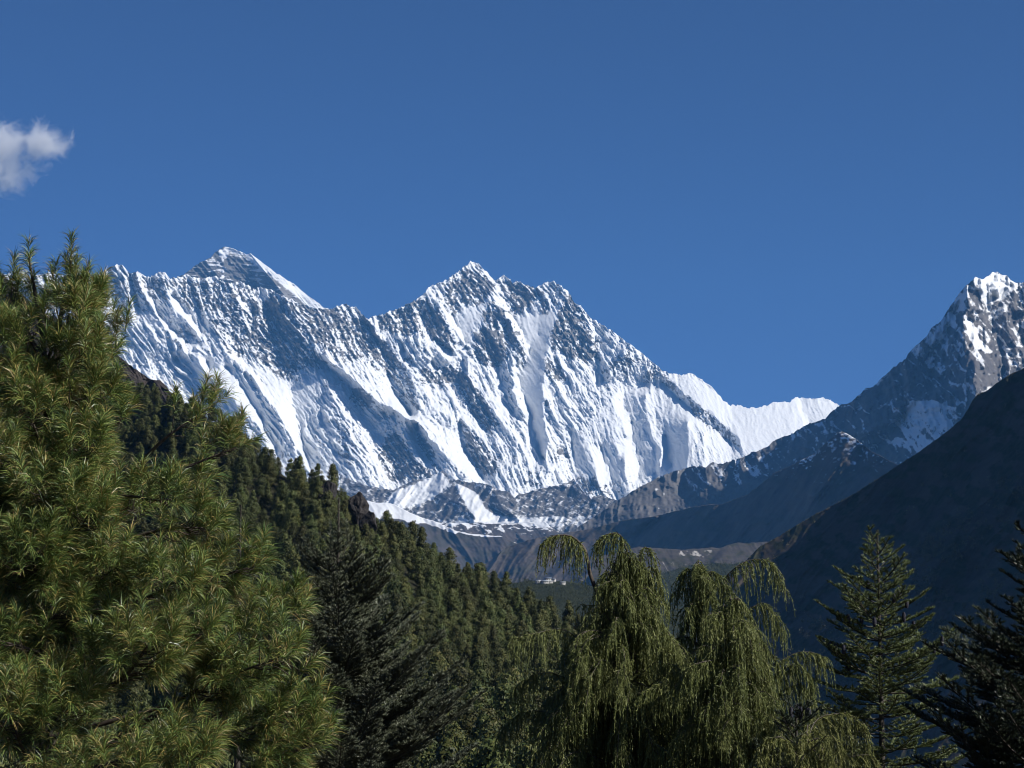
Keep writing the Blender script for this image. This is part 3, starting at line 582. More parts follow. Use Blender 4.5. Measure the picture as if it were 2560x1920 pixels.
def bark_mat(name, a, b_, scale=8.0):
    m, t, b = new_mat(name)
    tc = N(t, "ShaderNodeTexCoord"); n = N(t, "ShaderNodeTexNoise", i_Scale=scale, i_Detail=6.0); t.links.new(tc.outputs['Object'], n.inputs['Vector'])
    t.links.new(ramp(t, n.outputs[0], [(0.3, a), (0.7, b_)]), b.inputs['Base Color']); b.inputs['Roughness'].default_value = 0.9
    bp = N(t, "ShaderNodeBump", i_Strength=0.6, i_Distance=0.02); t.links.new(n.outputs[0], bp.inputs['Height']); t.links.new(bp.outputs[0], b.inputs['Normal'])
    return m
M_FARLEAF = leaf_mat("hill_conifer_needles", [(0.014, 0.023, 0.009), (0.042, 0.058, 0.017), (0.088, 0.098, 0.028), (0.15, 0.135, 0.046)], trans=0.08, obj_var=0.38, scale=.5)
M_FARBARK = bark_mat("hill_conifer_bark", (0.04, 0.03, 0.022), (0.09, 0.07, 0.055), 2.0)

def orient(dirs, rs):
    """two unit vectors square to each direction, turned at random"""
    d = dirs / (np.linalg.norm(dirs, axis=1, keepdims=True) + 1e-9)
    r = rs.randn(*d.shape); a = np.cross(d, r); a /= np.linalg.norm(a, axis=1, keepdims=True) + 1e-9
    return d, a, np.cross(d, a)
def tube(paths, nside=6):
    """paths: list of (pts (n,3), radii (n,)) -> verts, quads"""
    V = []; Fc = []; off = 0
    an = np.linspace(0, 2 * np.pi, nside, endpoint=False)
    for P, r in paths:
        P = np.asarray(P, float); r = np.asarray(r, float); T = np.gradient(P, axis=0); T /= np.linalg.norm(T, axis=1, keepdims=True) + 1e-9
        up = np.array([0, 0, 1.0]) if abs(T[:, 2]).mean() < .9 else np.array([1.0, 0, 0])
        A = np.cross(T, up); A /= np.linalg.norm(A, axis=1, keepdims=True) + 1e-9; B = np.cross(T, A)
        ring = P[:, None, :] + (A[:, None, :] * np.cos(an)[None, :, None] + B[:, None, :] * np.sin(an)[None, :, None]) * r[:, None, None]
        n = len(P); V.append(ring.reshape(-1, 3)); i = np.arange(n - 1)[:, None] * nside; j = np.arange(nside)[None, :]; k = (j + 1) % nside
        Fc.append((np.stack([i + j, i + k, i + nside + k, i + nside + j], -1).reshape(-1, 4)) + off); off += n * nside
    return np.concatenate(V), np.concatenate(Fc)

def far_crown(rs, H, R, kind, nleaf):
    nc = 44; z = np.sort(rs.rand(nc)) ** .8; a = rs.rand(nc) * 6.283; zz = H * (.10 + .88 * z)
    pr = (1 - z) ** (.8 if kind == 0 else .6) * (1 if kind < 2 else (.7 + .5 * rs.rand(nc)))
    L = R * pr * rs.uniform(.35, 1.05, nc); cr = (.30 + .6 * pr + .25 * rs.rand(nc)) * R * .46
    C = np.stack([np.cos(a) * L, np.sin(a) * L, zz], 1); w = cr ** 2; k = rs.choice(nc, nleaf, p=w / w.sum())
    q = rs.randn(nleaf, 3); q /= np.linalg.norm(q, axis=1, keepdims=True); out = q.copy(); q *= rs.uniform(.55, 1.1, (nleaf, 1))
    P = C[k] + q * cr[k][:, None] * [1.1, 1.1, .75]
    rad = P * [1, 1, 0]; rad /= np.linalg.norm(rad, axis=1, keepdims=True) + 1e-6
    nn = out * .75 + rad * .8 + [0, 0, .25] + rs.randn(nleaf, 3) * .33
    d, A, B = orient(nn, rs); s = (.17 + .24 * rs.rand(nleaf))[:, None] * (H / 14)
    V = np.stack([P - A * s * .6, P + A * s * .6, P + B * s * 1.5 + d * s * .3], 1).reshape(-1, 3)
    return V, np.arange(nleaf * 3).reshape(-1, 3)
protos = []
for i in range(10):
    rs = np.random.RandomState(100 + i); H = 13.5 + 6 * rs.rand(); R = H * (.24 + .09 * rs.rand()) * (1.15 if i % 3 else 1); kind = i % 3
    root = empty("hill_conifer"); V, Fc = far_crown(rs, H, R, kind, 5200)
    mesh_obj("crown", V, Fc, M_FARLEAF, root)
    zz = np.linspace(-1.5, H * .97, 7); lean = np.cumsum(rs.randn(7, 2) * .06, 0)
    tv, tf = tube([(np.column_stack([lean, zz]), np.linspace(.26, .03, 7))], 6); mesh_obj("trunk", tv, tf, M_FARBARK, root, smooth=True)
    protos.append((root, H))
def copy_tree(o, parent=None):
    c = o.copy(); COL.objects.link(c)
    if parent: c.parent = parent
    for ch in o.children: copy_tree(ch, c)
    return c
# places for the trees
rs = np.random.RandomState(5)
cu = np.concatenate([rs.uniform(420, 1760, 60000), rs.uniform(-880, 2120, 60000)]); cv = np.concatenate([rs.uniform(1010, 1990, 60000), rs.uniform(660, 2280, 60000)])
k_ = cv > np.interp(cu, _hx, _hy) + 3; cu = cu[k_]; cv = cv[k_]
PT = at(cu, cv, hf_depth(cu, cv)); open_ = fbm(cu / 60, cv / 60, 3, 4)
spots = []; grid = {}
for i in range(len(cu)):
    p = PT[i]; rad = 8.2 * (0.45 + 1.0 * open_[i]); key = (int(p[0] // 9), int(p[1] // 9)); ok = True
    for a in (-1, 0, 1):
        for b in (-1, 0, 1):
            for q in grid.get((key[0] + a, key[1] + b), ()):
                if (q[0] - p[0]) ** 2 + (q[1] - p[1]) ** 2 + .5 * (q[2] - p[2]) ** 2 < rad * rad: ok = False; break
            if not ok: break
        if not ok: break
    if ok: grid.setdefault(key, []).append(p); spots.append(i)
spots = np.array(spots)
# the ones that show: not behind the big trees close by
seen = poly_mask(cu[spots], cv[spots], [(590, 1090), (700, 1165), (960, 1290), (1300, 1480), (1440, 1530), (1400, 1700), (1390, 1960), (1060, 1960), (1130, 1680), (1010, 1560), (990, 1440), (930, 1370), (880, 1270), (800, 1270), (790, 1380), (740, 1420), (690, 1500), (620, 1350), (570, 1150)], 1) > .5
near = np.linalg.norm(PT[spots], axis=1)
one = spots[seen][np.argsort(near[seen])][:298]
print("hill trees", len(spots), "seen", seen.sum(), "own objects", len(one))
oneset = set(one.tolist()); rest = [i for i in spots if i not in oneset]
def place(o, p, sc, rz): o.location = (float(p[0]), float(p[1]), float(p[2]) - .3); o.scale = (sc, sc, sc * (.9 + .25 * random.random())); o.rotation_euler = (0, 0, rz)
random.seed(3)
hill_trees = []
for n, i in enumerate(one):
    q, H = protos[n % len(protos)]
    o = q if n < len(protos) else copy_tree(q)
    place(o, PT[i], random.uniform(.62, 1.3) * float(np.interp(PT[i][1], [450, 950], [.95, .72])), random.uniform(0, 6.28)); hill_trees.append((o, cu[i], cv[i]))
    tag(o, "dense green conifer among many alike on the steep wooded hillside", "tree", "conifers covering the wooded hillside")
# all the others: one wood
def wood(name, pts, pro, smin, smax, label, seed=1):
    rs = np.random.RandomState(seed); n = len(pts)
    me = bpy.data.meshes.new(name); me.vertices.add(n); me.vertices.foreach_set("co", np.asarray(pts, np.float32).ravel()); me.update()
    a = me.attributes.new("sc", 'FLOAT', 'POINT'); a.data.foreach_set("value", (rs.uniform(smin, smax, n) * np.interp(np.asarray(pts)[:, 1], [450, 950], [.95, .72])).astype(np.float32))
    a = me.attributes.new("rz", 'FLOAT', 'POINT'); a.data.foreach_set("value", rs.uniform(0, 6.28, n).astype(np.float32))
    a = me.attributes.new("pick", 'INT', 'POINT'); a.data.foreach_set("value", rs.randint(0, len(pro), n).astype(np.int32))
    o = bpy.data.objects.new(name, me); COL.objects.link(o)
    g = bpy.data.node_groups.new(name, 'GeometryNodeTree')
    g.interface.new_socket("Geometry", in_out='INPUT', socket_type='NodeSocketGeometry'); g.interface.new_socket("Geometry", in_out='OUTPUT', socket_type='NodeSocketGeometry')
    gi = g.nodes.new('NodeGroupInput'); go = g.nodes.new('NodeGroupOutput')
    j = g.nodes.new('GeometryNodeGeometryToInstance')
    for crown in reversed(pro):
        oi = g.nodes.new('GeometryNodeObjectInfo'); oi.inputs['Object'].default_value = crown; oi.inputs['As Instance'].default_value = True
        oi.transform_space = 'ORIGINAL'; g.links.new(oi.outputs['Geometry'], j.inputs[0])
    jj = g.nodes.new('GeometryNodeJoinGeometry')
    for l in list(j.inputs[0].links): g.links.new(l.from_socket, jj.inputs[0])
    g.nodes.remove(j)
    ip = g.nodes.new('GeometryNodeInstanceOnPoints'); ip.inputs['Pick Instance'].default_value = True
    g.links.new(gi.outputs[0], ip.inputs['Points']); g.links.new(jj.outputs[0], ip.inputs['Instance'])
    def na(nm, ty):
        x = g.nodes.new('GeometryNodeInputNamedAttribute'); x.data_type = ty; x.inputs[0].default_value = nm
        return next(s for s in x.outputs if s.enabled and s.name == 'Attribute')
    g.links.new(na("pick", 'INT'), ip.inputs['Instance Index'])
    cx = g.nodes.new('ShaderNodeCombineXYZ'); g.links.new(na("rz", 'FLOAT'), cx.inputs[2]); g.links.new(cx.outputs[0], ip.inputs['Rotation'])
    g.links.new(na("sc", 'FLOAT'), ip.inputs['Scale'])
    g.links.new(ip.outputs[0], go.inputs[0])
    m = o.modifiers.new("wood", 'NODES'); m.node_group = g
    tag(o, label, "woodland", None, 'stuff'); return o
crowns = [next(c for c in q.children if c.name.startswith('crown')) for q, _ in protos]
wood("forest", PT[rest] - [0, 0, .3], crowns, .6, 1.3, "unbroken dark conifer wood filling the rest of the steep left hillside")

# rock outcrops standing among the trees
M_CRAG = mountain_mat("outcrop_rock", (0.018, 0.017, 0.018), (0.06, 0.055, 0.052), nscale=.6, bump=.3)
def crag(u, v, D, w, h, seed, label):
    import bmesh
    bm = bmesh.new(); bmesh.ops.create_icosphere(bm, subdivisions=5, radius=1.0)
    V = np.array([x.co[:] for x in bm.verts]); rs = np.random.RandomState(seed)
    for _ in range(26):                                       # cleaved faces
        d = rs.randn(3); d /= np.linalg.norm(d); c = rs.uniform(.55, .9); s = V @ d; V = np.where((s > c)[:, None], V - (s - c)[:, None] * d, V)
    V[:, 2] *= h; V[:, 0] *= w; V[:, 1] *= w
    V += ((fbm(V[:, 0] * .7 + 9, V[:, 2] * .5, 4, seed % 7) - .5) * .28 * w)[:, None] * V / np.linalg.norm(V, axis=1, keepdims=True)
    for i, x in enumerate(bm.verts): x.co = V[i]
    me = bpy.data.meshes.new("rock_outcrop"); bm.to_mesh(me); bm.free(); me.materials.append(M_CRAG)
    a = me.attributes.new("snow", 'FLOAT', 'POINT')
    o = bpy.data.objects.new("rock_outcrop", me); COL.objects.link(o); o.location = atv(u, v, D); tag(o, label, "rock"); return o
crag(893, 1272, 950, 5.6, 9, 3, "tall black rock outcrop rising beside the skyline of the wooded hillside")
crag(924, 1306, 940, 4.4, 6, 5, "lower cleft black rock joined below the tall outcrop on the wooded hillside")
crag(820, 1232, 960, 4.8, 4.8, 8, "small dark boulder crag half hidden by conifers left of the tall outcrop")

# ------------------------------------------------------------------ the hillside across the gorge: scrub and scattered trees
M_SCRUB = leaf_mat("scrub_leaves", [(0.06, 0.07, 0.03), (0.13, 0.13, 0.06), (0.22, 0.2, 0.11), (0.32, 0.29, 0.2)], trans=0.1, obj_var=0.3, scale=.5)  # leaf colours lightened to stand in for grazing sun
def bush_mesh(name, seed, H, R, n):
    rs = np.random.RandomState(seed); c = rs.randn(7, 3) * [R * .5, R * .5, H * .22] + [0, 0, H * .55]; k = rs.randint(0, 7, n)
    P = c[k] + rs.randn(n, 3) * [R * .3, R * .3, H * .16]; P[:, 2] = np.abs(P[:, 2]); d, A, B = orient(nrm_(P - c[k]) + rs.randn(n, 3) * .5, rs); s = (.5 + .5 * rs.rand(n))[:, None] * R * .2
    V = np.stack([P - A * s, P + A * s, P + B * s * 1.5], 1).reshape(-1, 3)
    return V, np.arange(3 * n).reshape(-1, 3)
def nrm_(x): return x / (np.linalg.norm(x, axis=-1, keepdims=True) + 1e-9)
def bush_protos(base, pts, cnt, H, R, n, mat):
    """the first few plants of a wood carry the meshes the rest are grown from"""
    return [bush_mesh(base, 50 + i, H * (.8 + .1 * i), R, n) for i in range(cnt)]
def mass(name, pts, hs, R, n, mat, label, seed):
    """a far wood that reads as one mass: every plant a clump of leaf faces, joined in one mesh"""
    rs = np.random.RandomState(seed); pro = [bush_mesh("x", 50 + i, 1.0, R, n)[0] for i in range(5)]; V = []
    for i, p in enumerate(pts):
        q = pro[i % 5]; a = rs.rand() * 6.28; c, s = math.cos(a), math.sin(a); h = hs[i]
        V.append(np.stack([q[:, 0] * c - q[:, 1] * s, q[:, 0] * s + q[:, 1] * c, q[:, 2]], 1) * h + p - [0, 0, h * .15])
    V = np.concatenate(V).astype(np.float32); o = mesh_obj(name, V, np.arange(len(V)).reshape(-1, 3), mat)
    tag(o, label, "woodland", None, 'stuff'); return o
rs = np.random.RandomState(8)
def scatter(n, u0, u1, v0, v1, sk, dep, dens):
    u = rs.uniform(u0, u1, n); v = rs.uniform(v0, v1, n); x = [p[0] for p in sk]; y = [p[1] for p in sk]
    k = (v > np.interp(u, x, y) + 1) & (rs.rand(n) < dens(u, v)); u, v = u[k], v[k]; return u, v, at(u, v, dep(u, v))
def rh_dens(u, v):
    b1 = poly_mask(u, v, [(2262, 1400), (2330, 1330), (2400, 1290), (2460, 1265), (2520, 1225), (2640, 1190), (2640, 1260), (2560, 1290), (2470, 1345), (2400, 1400), (2350, 1440), (2320, 1470), (2300, 1500), (2290, 1440)], 14)
    b2 = poly_mask(u, v, [(1960, 1560), (2100, 1490), (2200, 1480), (2320, 1490), (2420, 1440), (2520, 1400), (2640, 1370), (2640, 1700), (2300, 1640), (2120, 1600), (1980, 1640)], 40)
    b3 = poly_mask(u, v, [(2440, 1245), (2500, 1205), (2560, 1190), (2640, 1170), (2560, 1210), (2490, 1230)], 8)
    g = sstep(.42, .62, fbm(u / 45, v / 45, 4, 1))
    return np.clip(b1 * .9 * (.3 + g) + b2 * g * .75 + b3 * .6, .012, 1)
u, v, P_ = scatter(9000, 1700, 2660, 930, 1760, RH, rh_dep, rh_dens)
rh_h = rs.uniform(5, 11, len(P_)) * (1 + .4 * (rs.rand(len(P_)) > .9))
mass("hillside_scrub", P_, rh_h, .45, 60, M_SCRUB, "bands of scrub and small trees, paled as if sunlit, on the shaded hillside across the gorge", 3)
sx = np.sort(rs.uniform(1700, 2600, 260)); sv = np.interp(sx, [p[0] for p in RH], [p[1] for p in RH]) + 3
mass("ridge_scrub", at(sx, sv, rh_dep(sx, sv)), rs.uniform(1.2, 3.6, 260), .45, 50, M_SCRUB, "low bushes dotted along the crest of the shaded hillside", 4)
# woods on the two valley spurs
M_VLEAF = leaf_mat("valley_conifer_needles", [(0.02, 0.028, 0.014), (0.045, 0.055, 0.025), (0.07, 0.08, 0.035), (0.1, 0.1, 0.05)], trans=0.1, obj_var=0.0, scale=.2)
u, v, P_ = scatter(2600, 1560, 1900, 1405, 1540, WV, wv_dep, lambda u, v: .3 + .7 * sstep(.4, .6, fbm(u / 20, v / 12, 3, 2)))
mass("spur_wood", P_, rs.uniform(7, 14, len(P_)), .3, 46, M_VLEAF, "blue-hazed wood covering the small spur in the valley bottom", 5)
u, v, P_ = scatter(3200, 1190, 1700, 1446, 1560, VG, vg_dep, lambda u, v: .35 + .65 * sstep(.35, .6, fbm(u / 16, v / 10, 3, 2)))
hk = ~((np.abs(u - 1365) < 32) & (v < 1466)) & ~((np.abs(u - 1407) < 8) & (v < 1466)); P_ = P_[hk]
mass("village_wood", P_, rs.uniform(7, 12, len(P_)), .3, 56, M_VLEAF, "dark wood on the low spur below and around the white village houses", 6)

# ------------------------------------------------------------------ the village
def paint(name, c, rough=.7):
    m, t, b = new_mat(name); n = N(t, "ShaderNodeTexNoise", i_Scale=1.5, i_Detail=4.0); geo = N(t, "ShaderNodeNewGeometry"); t.links.new(geo.outputs['Position'], n.inputs['Vector'])
    t.links.new(ramp(t, n.outputs[0], [(.3, tuple(x * .8 for x in c)), (.7, c)]), b.inputs['Base Color']); b.inputs['Roughness'].default_value = rough; return m
M_WALL = paint("whitewashed_stone", (.5, .49, .47)); M_ROOFP = paint("pale_metal_roof", (.5, .53, .56), .4); M_ROOFB = paint("slate_blue_roof", (.16, .2, .27), .5); M_WIN = paint("window_frames", (.06, .05, .05))
def house(u, v, w, d, h, rz, label, roofm):
    D = float(vg_dep(np.array([u * 1.0]), np.array([max(v, 1452.0)]))[0]) - 6; p = atv(u, v, D); root = empty("village_house", tuple(p), rz); tag(root, label, "house", "houses of the village on the spur")
    def box(nm, x0, x1, y0, y1, z0, z1, mat, par=root):
        V = np.array([(x, y, z) for x in (x0, x1) for y in (y0, y1) for z in (z0, z1)], float); f = [(0, 1, 3, 2), (4, 6, 7, 5), (0, 4, 5, 1), (2, 3, 7, 6), (0, 2, 6, 4), (1, 5, 7, 3)]
        return mesh_obj(nm, V, f, mat, par)
    box("wall", -w / 2, w / 2, -d / 2, d / 2, -4, h, M_WALL)
    r = h * .38; o = .5; V = np.array([(-w / 2 - o, -d / 2 - o, h), (-w / 2 - o, d / 2 + o, h), (-w / 2 - o, 0, h + r), (w / 2 + o, -d / 2 - o, h), (w / 2 + o, d / 2 + o, h), (w / 2 + o, 0, h + r)]); V2 = V - [0, 0, .25]
    A = np.concatenate([V, V2]); f = np.array([(0, 3, 5), (0, 5, 2), (1, 2, 5), (1, 5, 4), (6, 8, 11), (6, 11, 9), (7, 10, 11), (7, 11, 8), (0, 2, 8), (0, 8, 6), (2, 1, 7), (2, 7, 8), (3, 9, 11), (3, 11, 5), (5, 11, 10), (5, 10, 4), (0, 6, 9), (0, 9, 3), (1, 4, 10), (1, 10, 7)])
    mesh_obj("roof", A, f, roofm, root)
    for k in range(int(w / 3)):
        x = -w / 2 + 1.6 + k * 3; box("window", x - .5, x + .5, -d / 2 - .06, -d / 2 + .02, h * .45, h * .45 + 1.2, M_WIN)
for a in ((1346, 1457.5, 9, 6, 3.4, .1, "leftmost white house of the hazy village on the spur", M_ROOFP), (1362, 1458.5, 12, 6, 3.6, -.1, "long low white house below the middle of the village", M_ROOFP), (1375, 1458, 8, 6, 3.2, .3, "small white house beside the long low one", M_ROOFP),
          (1370, 1452.5, 11, 7, 4.5, .05, "blue-roofed house standing highest among the village trees", M_ROOFB), (1384, 1453.5, 7, 6, 3.5, -.3, "small house with a blue roof at the upper right of the village", M_ROOFB), (1407, 1461, 9, 6, 3.4, .15, "lone white house at the right end of the village", M_ROOFP)):
    house(*a)

# ------------------------------------------------------------------ the cloud
def cloud():
    D = 31500.0; c = atv(0, 385, D); sx, sy, sz = 1150., 700., 600.
    V = np.array([(x, y, z) for x in (-sx, sx) for y in (-sy, sy) for z in (-sz, sz)], float); f = [(0, 1, 3, 2), (4, 6, 7, 5), (0, 4, 5, 1), (2, 3, 7, 6), (0, 2, 6, 4), (1, 5, 7, 3)]
    m = bpy.data.materials.new("cloud_vapour"); m.use_nodes = True; t = m.node_tree; t.nodes.clear()
    out = t.nodes.new("ShaderNodeOutputMaterial"); pv = t.nodes.new("ShaderNodeVolumePrincipled"); pv.inputs['Color'].default_value = (1, 1, 1, 1); pv.inputs['Anisotropy'].default_value = 0.1
    tc = N(t, "ShaderNodeTexCoord"); n = N(t, "ShaderNodeTexNoise", i_Scale=.0034, i_Detail=9.0, i_Roughness=0.66, i_Distortion=1.0); t.links.new(tc.outputs['Object'], n.inputs['Vector'])
    # thinning away from the body of the cloud: three soft lobes
    tot = None
    for (x, z, r) in ((-380, 20, 760), (40, 60, 640), (120, -280, 520), (600, 160, 500)):
        s = N(t, "ShaderNodeVectorMath", operation='SUBTRACT'); t.links.new(tc.outputs['Object'], s.inputs[0]); s.inputs[1].default_value = (x, 0, z)
        ln = N(t, "ShaderNodeVectorMath", operation='LENGTH'); t.links.new(s.outputs[0], ln.inputs[0])
        mr = N(t, "ShaderNodeMapRange"); mr.inputs[1].default_value = r; mr.inputs[2].default_value = 0; mr.inputs[3].default_value = 0; mr.inputs[4].default_value = 1; t.links.new(ln.outputs['Value'], mr.inputs[0])
        if tot is None: tot = mr.outputs[0]
        else:
            ad = N(t, "ShaderNodeMath", operation='MAXIMUM'); t.links.new(tot, ad.inputs[0]); t.links.new(mr.outputs[0], ad.inputs[1]); tot = ad.outputs[0]
    a = N(t, "ShaderNodeMath", operation='MULTIPLY_ADD'); t.links.new(tot, a.inputs[0]); a.inputs[1].default_value = .42; t.links.new(n.outputs[0], a.inputs[2])
    mr = N(t, "ShaderNodeMapRange"); mr.inputs[1].default_value = .66; mr.inputs[2].default_value = 1.12; mr.inputs[3].default_value = 0; mr.inputs[4].default_value = .013; t.links.new(a.outputs[0], mr.inputs[0])
    gate = N(t, "ShaderNodeMath", operation='GREATER_THAN'); t.links.new(tot, gate.inputs[0]); gate.inputs[1].default_value = .01
    mm = N(t, "ShaderNodeMath", operation='MULTIPLY'); t.links.new(mr.outputs[0], mm.inputs[0]); t.links.new(gate.outputs[0], mm.inputs[1]); t.links.new(mm.outputs[0], pv.inputs['Density'])
    t.links.new(pv.outputs[0], out.inputs['Volume'])
    o = mesh_obj("cloud", V, f, m); o.location = c; tag(o, "small ragged white cloud at the left edge of the blue sky", "cloud", None, 'stuff')
cloud()

# ------------------------------------------------------------------ the trees close to the camera
def foot(u, D):
    """a point of the near slope below frame column u"""
    x, _ = ray(u, HOR); return np.array([float(x) * D, D, -1.75 - D * .62 - .1])
def needles(base, dirs, L, w, rs, bend=0.25, grav=0.3):
    """bent needle blades: 5 vertices, 3 triangles each"""
    n = len(base); d, A, B = orient(dirs, rs)
    L = np.broadcast_to(L, n)[:, None]; w = np.broadcast_to(w, n)[:, None]
    dn = d.copy(); dn[:, 2] -= grav; dn += rs.randn(n, 3) * bend * .3; dn /= np.linalg.norm(dn, axis=1, keepdims=True)
    m = base + d * L * .5; t = m + dn * L * .5
    V = np.stack([base - A * w * .4, base + A * w * .4, m - A * w * .5, m + A * w * .5, t], 1).reshape(-1, 3)
    i = np.arange(n)[:, None] * 5
    Fc = np.concatenate([i + [0, 1, 2], i + [1, 3, 2], i + [2, 3, 4]], 0)
    return V, Fc
def blades(base, dirs, L, w, rs):
    n = len(base); d, A, B = orient(dirs, rs); L = np.broadcast_to(L, n)[:, None]; w = np.broadcast_to(w, n)[:, None]
    V = np.stack([base - A * w * .5, base + A * w * .5, base + d * L], 1).reshape(-1, 3)
    return V, np.arange(n * 3).reshape(-1, 3)
def merge(parts):
    V = []; Fc = []; o = 0
    for v, f in parts: V.append(v); Fc.append(f + o); o += len(v)
    return np.concatenate(V), np.concatenate(Fc)
def curve(P, n=10):
    """smooth path through points"""
    P = np.asarray(P, float); t = np.linspace(0, len(P) - 1, n); i = np.clip(t.astype(int), 0, len(P) - 2); f = (t - i)[:, None]
    Q = np.concatenate([[2 * P[0] - P[1]], P, [2 * P[-1] - P[-2]]]); a, b, c, d = Q[i], Q[i + 1], Q[i + 2], Q[i + 3]
    return .5 * (2 * b + (c - a) * f + (2 * a - 5 * b + 4 * c - d) * f ** 2 + (3 * b - a - 3 * c + d) * f ** 3)
def nrm(x): return x / (np.linalg.norm(x, axis=-1, keepdims=True) + 1e-9)

M_PINE = leaf_mat("long_pine_needles", [(0.018, 0.04, 0.02), (0.055, 0.105, 0.034), (0.12, 0.20, 0.05), (0.27, 0.35, 0.09), (0.36, 0.25, 0.08), (0.68, 0.7, 0.44)], trans=0.1, obj_var=0.0, spec=0.5, rough=0.38, scale=2.2)
M_PBARK = bark_mat("pine_bark", (0.03, 0.024, 0.02), (0.12, 0.095, 0.075), 9)
M_FIR = leaf_mat("fir_needles", [(0.035, 0.06, 0.028), (0.10, 0.135, 0.05), (0.2, 0.24, 0.085), (0.32, 0.35, 0.16)], trans=0.1, obj_var=0.0, spec=0.4, rough=0.42, scale=2.5)
M_FIRD = leaf_mat("shaded_fir_needles", [(0.014, 0.024, 0.016), (0.032, 0.048, 0.028), (0.065, 0.085, 0.05), (0.12, 0.14, 0.09)], trans=0.08, obj_var=0.0, spec=0.4, rough=0.42, scale=2.5)  # darker copy of the fir needles, shade put into the colour
M_FIRA = leaf_mat("grey_fir_needles", [(0.035, 0.048, 0.033), (0.09, 0.11, 0.07), (0.18, 0.2, 0.13), (0.3, 0.32, 0.23)], trans=0.08, obj_var=0.0, spec=0.4, rough=0.42, scale=2.5)
M_FBARK = bark_mat("fir_bark", (0.025, 0.021, 0.018), (0.085, 0.075, 0.062), 14)
M_JUN = leaf_mat("juniper_sprays", [(0.05, 0.066, 0.024), (0.125, 0.155, 0.05), (0.235, 0.265, 0.085), (0.37, 0.37, 0.17)], trans=0.2, obj_var=0.0, spec=0.25, rough=0.5, scale=2.0)
M_JUNY = leaf_mat("bright_juniper_sprays", [(0.08, 0.095, 0.028), (0.16, 0.18, 0.055), (0.24, 0.25, 0.08), (0.3, 0.3, 0.12)], trans=0.2, obj_var=0.0, spec=0.25, rough=0.5, scale=2.0)
M_JBARK = bark_mat("juniper_bark", (0.04, 0.032, 0.026), (0.14, 0.12, 0.10), 12)
M_CONE = bark_mat("fir_cone_scales", (0.02, 0.02, 0.032), (0.075, 0.075, 0.10), 60)
M_PCONE = bark_mat("pine_cone_scales", (0.02, 0.014, 0.01), (0.07, 0.045, 0.03), 60)

def part(name, vf, mat, root, smooth=False):
    v, f = vf; o = mesh_obj(name, v - np.array(root.location), f, mat, root, smooth=smooth); return o

